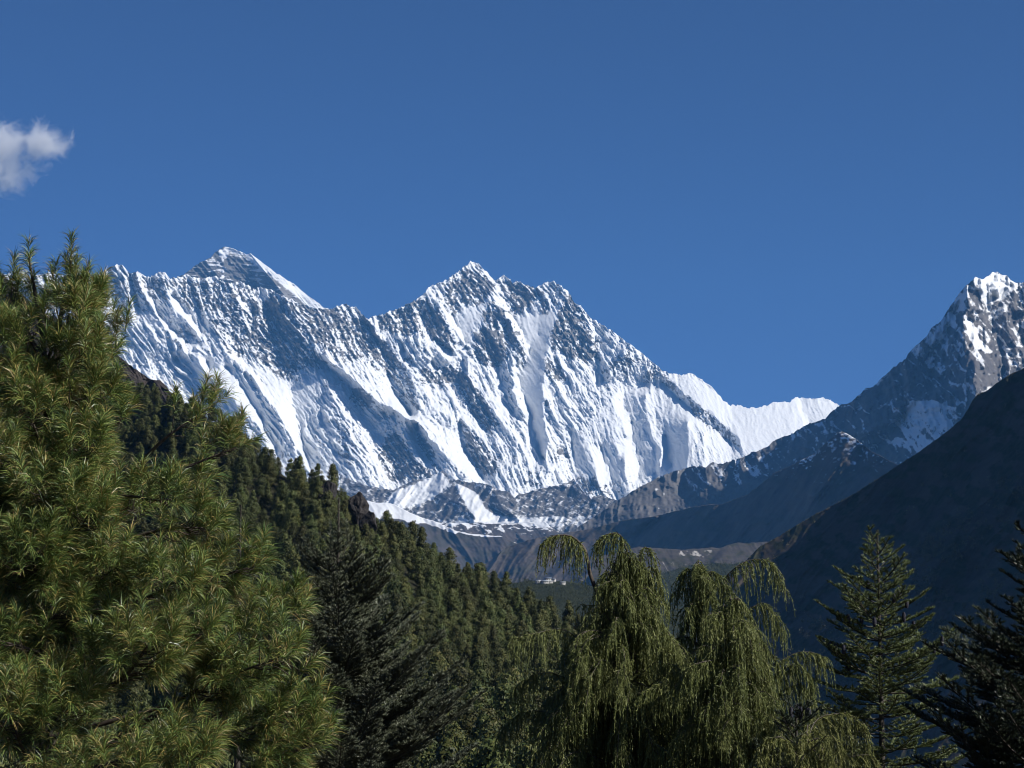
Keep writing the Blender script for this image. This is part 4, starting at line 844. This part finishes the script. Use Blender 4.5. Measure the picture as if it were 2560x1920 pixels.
# ---- the big long-needled pine on the left
def pine():
    D = 19.0; rs = np.random.RandomState(11); px = D / F
    b = foot(118, D); root = empty("pine_tree", tuple(b))
    tag(root, "big long-needled pine filling the left side, its twin leader shoots against the sky", "pine tree")
    P = lambda u, v, dd=0.0: np.array(atv(u, v, D + dd))
    tr = curve([b, P(120, 3200), P(112, 2200), P(105, 1760), P(104, 1450), P(108, 1262), P(130, 1000), P(150, 800), P(172, 700), P(178, 640)], 40)
    part("trunk", tube([(tr, np.clip((4.0 - tr[:, 2]) * .0135 + .008, .006, .26))], 9), M_PBARK, root, True)
    l2 = curve([P(118, 1150), P(112, 900, .1), P(96, 780, .1), P(80, 690, .1), P(72, 640, .1)], 12)
    part("limb", tube([(l2, np.linspace(.03, .006, 12))], 6), M_PBARK, root, True)
    tipsg = []   # (path, weight) of limbs
    # traced limbs: root, bend, tip, depth of the tip
    LM = [((150, 1235), (264, 1093), (362, 1040), -.2), ((300, 1215), (407, 1101), (588, 1006), -.3), ((160, 1330), (420, 1190), (655, 1105), .1), ((226, 1890), (503, 1721), (745, 1632), -.9), ((147, 1703), (230, 1486), (330, 1425), -1.0),
          ((140, 1050), (250, 900), (322, 785), .2), ((140, 1420), (380, 1330), (556, 1305), -.5), ((150, 1560), (430, 1480), (672, 1405), -.3), ((150, 1660), (500, 1600), (770, 1520), .1),
          ((140, 1400), (350, 1290), (560, 1200), .5), ((200, 1930), (560, 1840), (792, 1772), -.5), ((220, 2040), (600, 1930), (815, 1850), -.4), ((220, 1960), (420, 1850), (652, 1742), .2), ((250, 2150), (600, 2010), (760, 1950), .1),
          ((105, 1250), (20, 1130), (-70, 1050), .2), ((105, 1100), (40, 960), (-20, 870), -.2), ((120, 930), (60, 820), (15, 740), .2), ((104, 1450), (-30, 1380), (-160, 1330), -.4), ((104, 1640), (-60, 1560), (-190, 1520), .2), ((104, 1800), (10, 1760), (-60, 1700), -1.2),
          ((150, 850), (200, 800), (218, 755), -.1), ((140, 900), (215, 850), (262, 800), -.3),
          ((104, 1500), (180, 1360), (270, 1290), -1.2), ((104, 1600), (90, 1450), (80, 1380), -1.4), ((110, 1800), (300, 1700), (420, 1600), -1.5), ((110, 1900), (360, 1850), (520, 1880), -1.4), ((104, 1350), (160, 1200), (210, 1120), -1.0), ((104, 1700), (330, 1640), (540, 1570), -1.0),
          ((104, 1950), (60, 1880), (30, 1800), -1.6), ((110, 1260), (300, 1240), (480, 1240), -.8), ((104, 2000), (200, 1960), (330, 1940), -1.7), ((104, 1850), (430, 1760), (600, 1690), -.5), ((104, 1560), (350, 1500), (480, 1440), -1.1)]
    LM += [((118, 900), (150, 830), (196, 800), -.35), ((112, 960), (70, 900), (30, 860), -.4), ((112, 1000), (150, 930), (215, 880), -.45), ((110, 1060), (60, 1000), (20, 960), -.5), ((110, 1080), (170, 1010), (250, 990), -.5), ((108, 1150), (90, 1080), (70, 1030), -.8),
           ((108, 1180), (190, 1110), (290, 1090), -.6), ((108, 1230), (40, 1180), (-10, 1150), -.7), ((125, 850), (150, 800), (165, 770), .3), ((125, 900), (80, 850), (70, 800), .35), ((115, 980), (200, 940), (240, 920), .5), ((110, 1080), (50, 1040), (10, 1010), .5), ((108, 1290), (140, 1230), (170, 1200), -.9), ((106, 1500), (60, 1450), (30, 1420), -.9), ((106, 1600), (180, 1560), (240, 1560), -1.0), ((106, 1420), (60, 1380), (20, 1370), .7)]
    thin = []
    for a, m, t, dd in LM:
        hi = t[1] < 1250 and t[0] > 250; t = (t[0] - (66 if hi else 52) if t[0] > 250 else t[0], t[1] + (14 if t[0] > 340 else 0)); thin.append(hi)
        j = rs.uniform(-.12, .12)
        pth = curve([P(*a, dd * .1), P(*m, dd * .6 + j), P(*t, dd)], 14); tipsg.append(pth)
    LX = [((104, 1250 + 62 * q), (60 + 30 * (q % 3), 1150 + 62 * q), (-60 + 75 * ((q * 5) % 4), 1090 + 62 * q), -(.9 + .25 * (q % 3))) for q in range(12)]
    for a, m, t, dd in LX: tipsg.append(curve([P(*a, dd * .1), P(*m, dd * .6), P(*t, dd)], 14))
    for q in range(34):
        v = rs.uniform(840, 1500); s_ = np.interp(v, [800, 1100, 1500], [68, 95, 220]); a = rs.uniform(0, 6.283); du = math.cos(a) * s_; dd = math.sin(a) * s_ * px
        cx = np.interp(v, [640, 1262], [160, 110]); tipsg.append(curve([P(cx, v), P(cx + du * .5, v - 22, dd * .5), P(cx + du, v - 30 - 25 * rs.rand(), dd)], 14))
    for k in range(26):                                                     # limbs on the far side and the hidden ones
        v = rs.uniform(1050, 2250); s = np.interp(v, [800, 1100, 1300, 1700, 2300], [50, 110, 220, 410, 520]); a = rs.uniform(.3, 2.9)
        du = math.cos(a) * s; dd = math.sin(a) * s * px * (1 if rs.rand() < .6 else -1)
        tipsg.append(curve([P(108, v), P(108 + du * .55, v - s * .22, dd * .6), P(108 + du, v - s * .32, dd)], 14))
    shoots = []   # (base, direction, length)
    for q, pth in enumerate(tipsg):
        Lg = np.linalg.norm(pth[-1] - pth[0])
        part("limb", tube([(pth, np.linspace(.012 + .009 * Lg, .005, 14))], 6), M_PBARK, root, True)
    twigs = []
    for q_, pth in enumerate(tipsg):
        Lg = np.linalg.norm(pth[-1] - pth[0]); n = int(8 + Lg * 13); cov = .62 if q_ < len(LM) else .85; tn = q_ < len(LM) and thin[q_]; n = int(n * (.6 if tn else 1)); cov = .5 if tn else cov
        for k in range(n):
            t = 1 - (rs.rand() ** 1.15) * cov; x = t * 13; i = min(12, int(x)); b0 = pth[i] + (pth[i + 1] - pth[i]) * (x - i); T = nrm(pth[i + 1] - pth[i])
            side = nrm(np.cross(T, [0, 0, 1])) * (1 if k % 2 else -1); up = np.cross(side, T); l = (.10 + .46 * (1 - t) + .10 * rs.rand()) * min(1, .35 + Lg * .35) * (.6 if tn else 1)
            d = nrm(T * .9 + side * rs.uniform(.35, 1.0) + up * rs.uniform(-.25, .45) + rs.randn(3) * .15)
            e = b0 + d * l; e[2] += .04 * rs.randn() + .02; m = b0 + d * l * .55; m[2] -= .02
            tw = curve([b0, m, e], 5); twigs.append((tw, np.linspace(.0055, .0025, 5)))
            shoots.append((e, nrm(e - m + [0, 0, .12]), .16 + .07 * rs.rand()))
            if l > .28: shoots.append((m, nrm(d + side * .5 * (1 if rs.rand() < .5 else -1) + rs.randn(3) * .2), .14 + .05 * rs.rand()))
            if l > .42: shoots.append((b0 + d * l * .75, nrm(d - side * .6 + rs.randn(3) * .3), .14))
        shoots.append((pth[-1], nrm(pth[-1] - pth[-2]), .2))
    for s in ((P(178, 612), (.02, 0, 1), .22), (P(178, 650), (0, 0, 1), .2), (P(174, 690), (.05, .02, 1), .2), (P(166, 660), (-.12, -.3, 1), .2), (P(190, 668), (.15, .1, 1), .2), (P(72, 622, .1), (-.05, 0, 1), .2), (P(74, 650, .1), (0, 0, 1), .2), (P(140, 668), (-.1, .2, 1), .19),
              (P(132, 690), (-.2, -.2, 1), .2), (P(322, 775), (.12, 0, 1), .2), (P(316, 800), (.02, .2, 1), .2), (P(205, 700), (.2, 0, 1), .2), (P(160, 720), (0, -.2, 1), .2), (P(150, 735), (-.5, -.1, .8), .2), (P(195, 740), (.6, .1, .7), .2), (P(84, 700, .1), (.1, 0, 1), .15), 
              (P(100, 790), (-.7, -.2, .5), .2), (P(210, 780), (.7, -.3, .5), .2), (P(60, 800), (-.7, .2, .6), .2)):
        d = nrm(np.array(s[1], float)); shoots.append((s[0] - d * s[2] * .7, d, s[2]))
    part("twigs", tube(twigs, 4), M_PBARK, root)
    base = []; dirs = []; ln = []; g = []
    for b0, d, l in shoots:
        n = int(64 + rs.rand() * 20); t = rs.rand(n) ** .7; _, A, B = orient(np.repeat(d[None], n, 0), rs)
        ang = rs.uniform(.5, 1.35, n) * (1.15 - .6 * t); dd = d * np.cos(ang)[:, None] + A * np.sin(ang)[:, None]
        base.append(b0 + d * (t * l)[:, None]); dirs.append(dd); ln.append(rs.uniform(.125, .175, n) * (.85 if d[2] > .9 else 1))
    base = np.concatenate(base); dirs = np.concatenate(dirs); ln = np.concatenate(ln)
    part("foliage", needles(base, dirs, ln, .0048, rs, grav=.6), M_PINE, root)
    for (u, v, dd) in ((608, 1468, .0), (528, 1640, -.7), (505, 1635, -.6)):
        o = part("cone", cone_mesh(P(u, v, dd), .05, .022, rs, 22), M_PCONE, root)
    print("pine shoots", len(shoots), "needles", len(base))

def cone_mesh(p, h, r, rs, nv=34):
    """a barrel of overlapping scales standing on p"""
    t = np.linspace(0, 1, 9); prof = r * np.clip(np.sin(np.pi * (t * .88 + .08)) ** .45, .1, 1)
    path = np.stack([np.full(9, p[0]), np.full(9, p[1]), p[2] + t * h], 1); V, Q = tube([(path, prof)], 8)
    Fc = np.concatenate([Q[:, [0, 1, 2]], Q[:, [0, 2, 3]]])
    n = nv * 3; k = np.arange(n); z = (k + .5) / n; a = k * 2.399; rr = np.interp(z, t, prof); c = np.stack([np.cos(a), np.sin(a), 0 * a], 1)
    b0 = p + c * (rr * .9)[:, None]; b0[:, 2] = p[2] + z * h * .97; s = np.stack([-c[:, 1], c[:, 0], 0 * a], 1) * (r * .38)
    tip = b0 + c * r * .28; tip[:, 2] += h * .05
    return merge([(V, Fc), (np.stack([b0 - s, b0 + s, tip], 1).reshape(-1, 3), np.arange(n * 3).reshape(-1, 3))])

# ---- firs: whorls of flat sprays clothed in short needles
def fir(label, u, v, D, prof, mat, seed, cones=(), depth=3.2, wh=.17, leader=.32, dens=1.0, asc=(1.1, .1), traced=(), name="fir_tree", second=None, nl=.031, nw=.0075, bare=()):
    rs = np.random.RandomState(seed); b = foot(u, D); root = empty(name, tuple(b)); tag(root, label, "fir tree")
    T0 = np.array(atv(u, v, D)); zt = T0[2]
    tr = curve([b, b * .5 + T0 * .5 + rs.randn(3) * [.05, .05, 0], T0 + [0, 0, -1.5], T0], 30)
    part("trunk", tube([(tr, np.clip((zt - tr[:, 2]) * .0095 + .009, .009, .24))], 8), M_FBARK, root, True)
    ds = [p[0] for p in prof]; rw = [p[1] for p in prof]
    shoots = [(T0 - [0, 0, leader], np.array([0, 0, 1.0]), leader)]; br = []; pts = []; z = leader * .8; k = 0
    def bough(s0, a, L, el):
        d = np.array([math.cos(a), math.sin(a), 0]); up = np.array([0, 0, 1.0]); p = [s0]
        for q in range(1, 8): p.append(s0 + d * (L * q / 7) * math.cos(el) + up * (L * math.sin(el) * (q / 7) + .10 * L * (q / 7) ** 2 - .05 * L * math.sin(q / 7 * 3.1)))
        p = np.array(p); br.append((p, np.linspace(.004 + .007 * L, .0025, 8))); pts.extend(p[2:])
        side = np.array([-d[1], d[0], 0]); n = max(3, int(L / .055 * dens))
        for q in range(n):
            t = .18 + .8 * (q + rs.rand() * .6) / n; x = t * 7; i = min(6, int(x)); c = p[i] + (p[i + 1] - p[i]) * (x - i); T = nrm(p[i + 1] - p[i]); sg = 1 if q % 2 else -1
            l = (.06 + .36 * L * (1 - t) ** .8) * rs.uniform(.75, 1.15); e = nrm(T * .75 + side * sg * rs.uniform(.6, .95) + up * rs.uniform(-.05, .22))
            shoots.append((c, e, l)); pts.append(c + e * l)
            m = int(l / .07)
            for w in range(m):
                tt = .3 + .6 * (w + .5) / m; shoots.append((c + e * l * tt, nrm(e * .8 + T * .6 * (1 if w % 2 else -1) + up * .1 + rs.randn(3) * .12), l * .45 * (1.2 - tt)))
        shoots.append((p[-2], nrm(p[-1] - p[-2]), np.linalg.norm(p[-1] - p[-2]) * 1.1)); shoots.append((p[3], nrm(p[-1] - p[3]), np.linalg.norm(p[-1] - p[3])))
    while z < depth:
        L0 = np.interp(z, ds, rw); nb = 2 if k == 0 else (4 if k < 4 else 6); a0 = rs.rand() * 6.28; el = asc[1] + (asc[0] - asc[1]) * math.exp(-z / .7)
        for q in range(nb):
            a = a0 + q * 6.283 / nb + rs.uniform(-.25, .25); L = L0 * rs.uniform(.5, 1.25) / max(.6, math.cos(el))
            bough(np.array([b[0] + (T0[0] - b[0]), T0[1], zt - z + rs.uniform(-.04, .04)]), a, L, el + rs.uniform(-.1, .1))
        z += wh * rs.uniform(.8, 1.2) * (1 + z * .12)
        k += 1
    for (uu, vv, dd) in traced:          # boughs whose tips show in the outline
        tip = np.array(atv(uu, vv, D + dd)); h = tip - T0; L = math.hypot(h[0], h[1]); a = math.atan2(h[1], h[0]); el = .45
        bough(np.array([T0[0], T0[1], tip[2] - L * math.tan(el) * .9]), a, L / math.cos(el), el)
    for (uu, vv, l) in (second or ()):
        q = np.array(atv(uu, vv, D)); shoots.append((q - [0, 0, l], np.array([0, 0, 1.0]), l)); br.append((np.array([[T0[0], T0[1], q[2] - l * 2.0], q - [0, 0, l]]), np.array([.008, .005])))
    for p, r in br: part("limb", tube([(p, r)], 5), M_FBARK, root) if False else None
    lim = merge([tube([x], 5) for x in br]); part("limbs", lim, M_FBARK, root)
    B = []; Dr = []; 
    for c, e, l in shoots:
        n = int(l / .0023) + 6; t = rs.rand(n); _, A, _b = orient(np.repeat(e[None], n, 0), rs); A[:, 2] = np.abs(A[:, 2]) * .9 + A[:, 2] * .1
        B.append(c + e * (t * l)[:, None]); Dr.append(nrm(A + e * .75))
    B = np.concatenate(B); Dr = np.concatenate(Dr)
    V1 = blades(B, Dr, nl * rs.uniform(.75, 1.15, len(B)), nw, rs)
    tw = [(np.array([c, c + e * l]), np.array([.0035, .002])) for c, e, l in shoots if l > .05]
    part("foliage", V1, mat, root); part("twigs", tube(tw, 3), M_FBARK, root)
    if len(cones):
        pts = np.array(pts); fr = pts[pts[:, 1] < D + .25]; tx = fr[:, 0] / fr[:, 1]; tz = fr[:, 2] / fr[:, 1]
        for (uu, vv) in cones:
            cx, cz = ray(uu, vv); i = np.argmin((tx - cx) ** 2 + (tz - cz) ** 2); D2 = fr[i, 1]; p = np.array([cx * D2, D2, cz * D2])
            p[0] = .35 * p[0] + .65 * fr[i, 0]; p[2] = .35 * p[2] + .65 * fr[i, 2]
            part("cone", cone_mesh(p - [0, 0, .01], rs.uniform(.085, .11), .021, rs), M_CONE, root)
    print(label[:30], "shoots", len(shoots), "needles", len(B)); return root

# ---- weeping junipers: arching boughs hung with strands
def juniper(label, u, v, D, stems, boughs, env, mat, seed, nb=70, nstr=34, slen=.30, zlow=2.6, name="weeping_juniper"):
    """stems: px polylines; env: (depth below top, radius) of the filled crown"""
    rs = np.random.RandomState(seed); b = foot(u, D); root = empty(name, tuple(b)); tag(root, label, "juniper tree")
    P = lambda q: np.array(atv(q[0], q[1], D + (q[2] if len(q) > 2 else 0)))
    carr = []; lim = []
    main = curve([P(q) for q in stems[0]], 16); foot_path = curve([b, b * .6 + main[0] * .4 + rs.randn(3) * [.15, .15, 0], main[0]], 12)
    part("trunk", tube([(np.concatenate([foot_path, main[1:]]), np.concatenate([np.linspace(.16, .026, 12), np.linspace(.026, .004, 15)]))], 8), M_JBARK, root, True)
    for s in stems[1:]:
        c = curve([P(q) for q in s], 16); lim.append((c, np.linspace(.014, .0035, 16))); carr.append((c, .35, 1.0))
    carr.append((main, .55, 1.0))
    for s in boughs:
        c = curve([P(q) for q in s], 14); c[1:-1] += np.cumsum(rs.randn(12, 3) * .008, 0); lim.append((c, np.linspace(.0065, .002, 14))); carr.append((c, .2, 1.6))
    T0 = P((u, v)); ds = [e[0] for e in env]; rr = [e[1] for e in env]
    for k in range(nb):
        z = zlow * (k + rs.rand()) / nb; L = np.interp(z, ds, rr) * rs.uniform(.7, 1.1); a = rs.rand() * 6.283; d = np.array([math.cos(a), math.sin(a), 0])
        s0 = np.array([T0[0], T0[1], T0[2] - z - L * .3]); q = np.linspace(0, 1, 12)
        c = s0 + d * (L * q)[:, None]; c[:, 2] += L * rs.uniform(.5, 1.25) * (1.25 * q - 1.05 * q ** 2.2 - .25 * q ** 4); c += np.cumsum(rs.randn(12, 3) * .012, 0); lim.append((c, np.linspace(.008, .002, 12))); carr.append((c, .15, 1.0))
    part("limbs", tube(lim, 5), M_JBARK, root, True)
    B = []; Dr = []; Ls = []; core = []
    for c, t0, dn in carr:
        Lc = np.sum(np.linalg.norm(np.diff(c, axis=0), axis=1)); n = int(nstr * Lc * dn * 1.5) + 4
        for k in range(n):
            t = t0 + (1 - t0) * (k + rs.rand()) / n; x = t * (len(c) - 1); i = min(len(c) - 2, int(x)); p0 = c[i] + (c[i + 1] - c[i]) * (x - i); T = nrm(c[i + 1] - c[i])
            l = slen * rs.uniform(.3, 1.45) * (.75 + .5 * (1 - t)); s = np.linspace(0, 1, 8); h = nrm(T * .6 + rs.randn(3) * .55); h[2] = h[2] * .4 + .15
            q = p0 + h * (l * .38 * (1 - (1 - s) ** 2))[:, None]; q[:, 2] -= l * s ** 1.4; q += np.cumsum(rs.randn(8, 3) * .0035, 0)
            core.append((q, np.linspace(.0028, .0014, 8)))
            m = int(l / .0085); tt = rs.rand(m) ** .85; xx = tt * 7; ii = np.minimum(6, xx.astype(int)); bp = q[ii] + (q[ii + 1] - q[ii]) * (xx - ii)[:, None]; tg = nrm(q[ii + 1] - q[ii])
            B.append(bp); Dr.append(nrm(tg * .9 + rs.randn(m, 3) * .42)); Ls.append(rs.uniform(.02, .048, m) * (1.15 - .4 * tt))
    B = np.concatenate(B); Dr = np.concatenate(Dr); Ls = np.concatenate(Ls)
    V1 = blades(B, Dr, Ls, .0075, rs); V2 = tube(core, 3); V2 = (V2[0], np.concatenate([V2[1][:, [0, 1, 2]], V2[1][:, [0, 2, 3]]]))
    part("foliage", merge([V1, V2]), mat, root)
    print(label[:30], "strands", len(core), "blades", len(B)); return root

pine()
fir("dark fir with a long bare leader between the big pine and the weeping juniper", 847, 1245, 27, [(0, .03), (.6, .12), (.85, .32), (1.1, .5), (1.45, .72), (1.9, 1.0), (3, 1.5), (4, 1.8)], M_FIRA, 21, depth=3.7, leader=.62, wh=.13, dens=1.3, nl=.04, nw=.009,
    second=[(826, 1300, .3), (868, 1300, .28), (830, 1345, .3), (603, 1262, .1)][:3], traced=[(942, 1392, -.2), (978, 1462, -.3), (1109, 1637, -.4), (994, 1557, -.6), (747, 1386, -.2), (1160, 1700, -.3), (1210, 1790, -.3)], asc=(1.2, .42))
fir("slender fir with upright dark cones standing clear against the shaded hillside", 2193, 1325, 24, [(0, .03), (.2, .16), (.5, .33), (.85, .5), (1.25, .66), (1.9, .78), (2.5, .85), (4, 1.05)], M_FIR, 22, depth=3.2, leader=.24, wh=.115,
    cones=[(2166, 1470), (2097, 1546), (2119, 1552), (2156, 1560), (2186, 1566), (2234, 1505), (2249, 1503), (2269, 1524), (2262, 1556), (2282, 1574), (2297, 1568), (2353, 1617), (2336, 1637), (2078, 1622), (2091, 1628), (2105, 1632), (2113, 1682), (2124, 1684)],
    traced=[(2152, 1376, 0), (2256, 1377, 0), (2284, 1440, .1), (2136, 1452, -.1), (2067, 1541, -.1), (2334, 1560, .1), (2043, 1620, -.2), (2390, 1600, .1), (2074, 1750, -.2)], asc=(.85, .12))
fir("near-black dense fir cut off by the right edge of the view", 2596, 1262, 17, [(0, .03), (.25, .15), (.45, .22), (.8, .27), (.95, .5), (1.3, .72), (1.8, .9), (3, 1.1)], M_FIRD, 23, depth=2.9, leader=.2, wh=.085,
    traced=[(2501, 1395, -.1), (2512, 1508, -.1), (2447, 1551, -.2), (2408, 1582, -.3), (2369, 1651, -.4), (2350, 1740, -.4), (2330, 1830, -.4)], asc=(.8, .15), dens=1.2)
fir("small dark fir tip with a cluster of cones rising behind the low bright juniper", 1990, 1762, 21, [(0, .05), (.15, .22), (.4, .34), (.8, .5), (1.5, .7)], M_FIRD, 24, depth=1.3, leader=.12, wh=.12, nl=.034, cones=[(1978, 1795), (1990, 1790), (2002, 1792), (2015, 1790), (2022, 1796)], asc=(.7, .1))
fir("hidden fir whose thin bare leader pokes up at the right edge of the big pine", 602, 1262, 30, [(0, .02), (1.0, .12), (1.6, .4), (3, .9)], M_FIRD, 25, depth=3.0, leader=1.15, wh=.2, asc=(1.1, .2))
juniper("tall weeping juniper with two hooked drooping tops, just right of the wooded hillside", 1560, 1385, 22,
        [[(1520, 1900), (1512, 1680), (1506, 1554), (1495, 1491), (1475, 1435), (1467, 1387), (1455, 1363), (1435, 1345), (1415, 1338), (1379, 1341), (1355, 1360)],
         [(1540, 1800), (1590, 1600), (1588, 1480), (1575, 1400), (1558, 1355), (1546, 1334), (1514, 1337), (1495, 1356)], [(1588, 1480), (1600, 1420), (1600, 1385), (1615, 1368), (1632, 1390)]],
        [[(1500, 1640), (1420, 1575), (1340, 1578, -.2), (1285, 1592, -.2)], [(1510, 1720), (1490, 1650), (1455, 1640, -.5), (1430, 1665, -.5)], [(1590, 1480), (1620, 1425), (1650, 1450), (1656, 1500)], [(1575, 1700), (1640, 1725, -.6), (1665, 1700, -.7), (1600, 1745, -.8)],
         [(1520, 1750), (1400, 1690), (1330, 1700, -.1), (1290, 1740)], [(1530, 1850), (1400, 1800), (1300, 1800, .1), (1250, 1850)]],
        [(0, .10), (.15, .24), (.4, .34), (.7, .55), (1.0, .78), (1.8, 1.0), (2.4, 1.15)], M_JUN, 31, nb=190, zlow=2.5)
juniper("weeping juniper with a straight bare stem and long boughs arching over the gorge", 1748, 1400, 23,
        [[(1752, 1900), (1749, 1650), (1748, 1520), (1747, 1399)], [(1780, 1800), (1815, 1640), (1828, 1540), (1829, 1480)]],
        [[(1800, 1520), (1813, 1455), (1837, 1419), (1877, 1403), (1916, 1404), (1940, 1428), (1956, 1468)], [(1830, 1560), (1877, 1519), (1916, 1507), (1948, 1528), (1962, 1575)], [(1850, 1720), (1950, 1650), (2016, 1626), (2063, 1646)],
         [(1850, 1780), (1940, 1690), (1996, 1672), (2036, 1712)], [(1850, 1830), (1940, 1740), (1996, 1718), (2028, 1772)], [(1747, 1440), (1780, 1432), (1800, 1460), (1805, 1500)], [(1747, 1430), (1720, 1425), (1700, 1460)], [(1749, 1560), (1775, 1545), (1795, 1560)],
         [(1829, 1500), (1870, 1530), (1900, 1590), (1915, 1620)], [(1820, 1600), (1880, 1600), (1930, 1640), (1952, 1680)]],
        [(0, .07), (.1, .12), (.3, .24), (.6, .30), (1.0, .42), (1.4, .7), (2.4, .9)], M_JUN, 32, nb=90, zlow=2.4)
juniper("dense middle juniper whose pale green strands hang below the arching boughs", 1826, 1490, 21.3, [[(1822, 1900), (1828, 1650), (1826, 1490)]], [[(1825, 1640), (1740, 1660, -.3), (1690, 1720, -.3)]],
        [(0, .06), (.15, .2), (.5, .36), (.9, .5), (1.3, .62), (2.2, .75)], M_JUN, 34, nb=120, zlow=2.1)
juniper("low bright yellow-green juniper at the bottom edge beside the coned fir", 2010, 1835, 18.5, [[(2020, 2150), (2012, 1950), (2010, 1835)]],
        [[(2010, 1900), (2060, 1845, -.2), (2100, 1850, -.3), (2125, 1890, -.3)], [(2010, 1880), (2040, 1800, .3), (2120, 1780, .4), (2160, 1810, .4)], [(2005, 1900), (1960, 1850, -.2), (1920, 1860, -.2), (1890, 1900, -.2)], [(2010, 1940), (2090, 1890), (2160, 1880), (2200, 1920)]],
        [(0, .12), (.2, .35), (.5, .55), (1.2, .8)], M_JUNY, 33, nb=60, zlow=1.2)
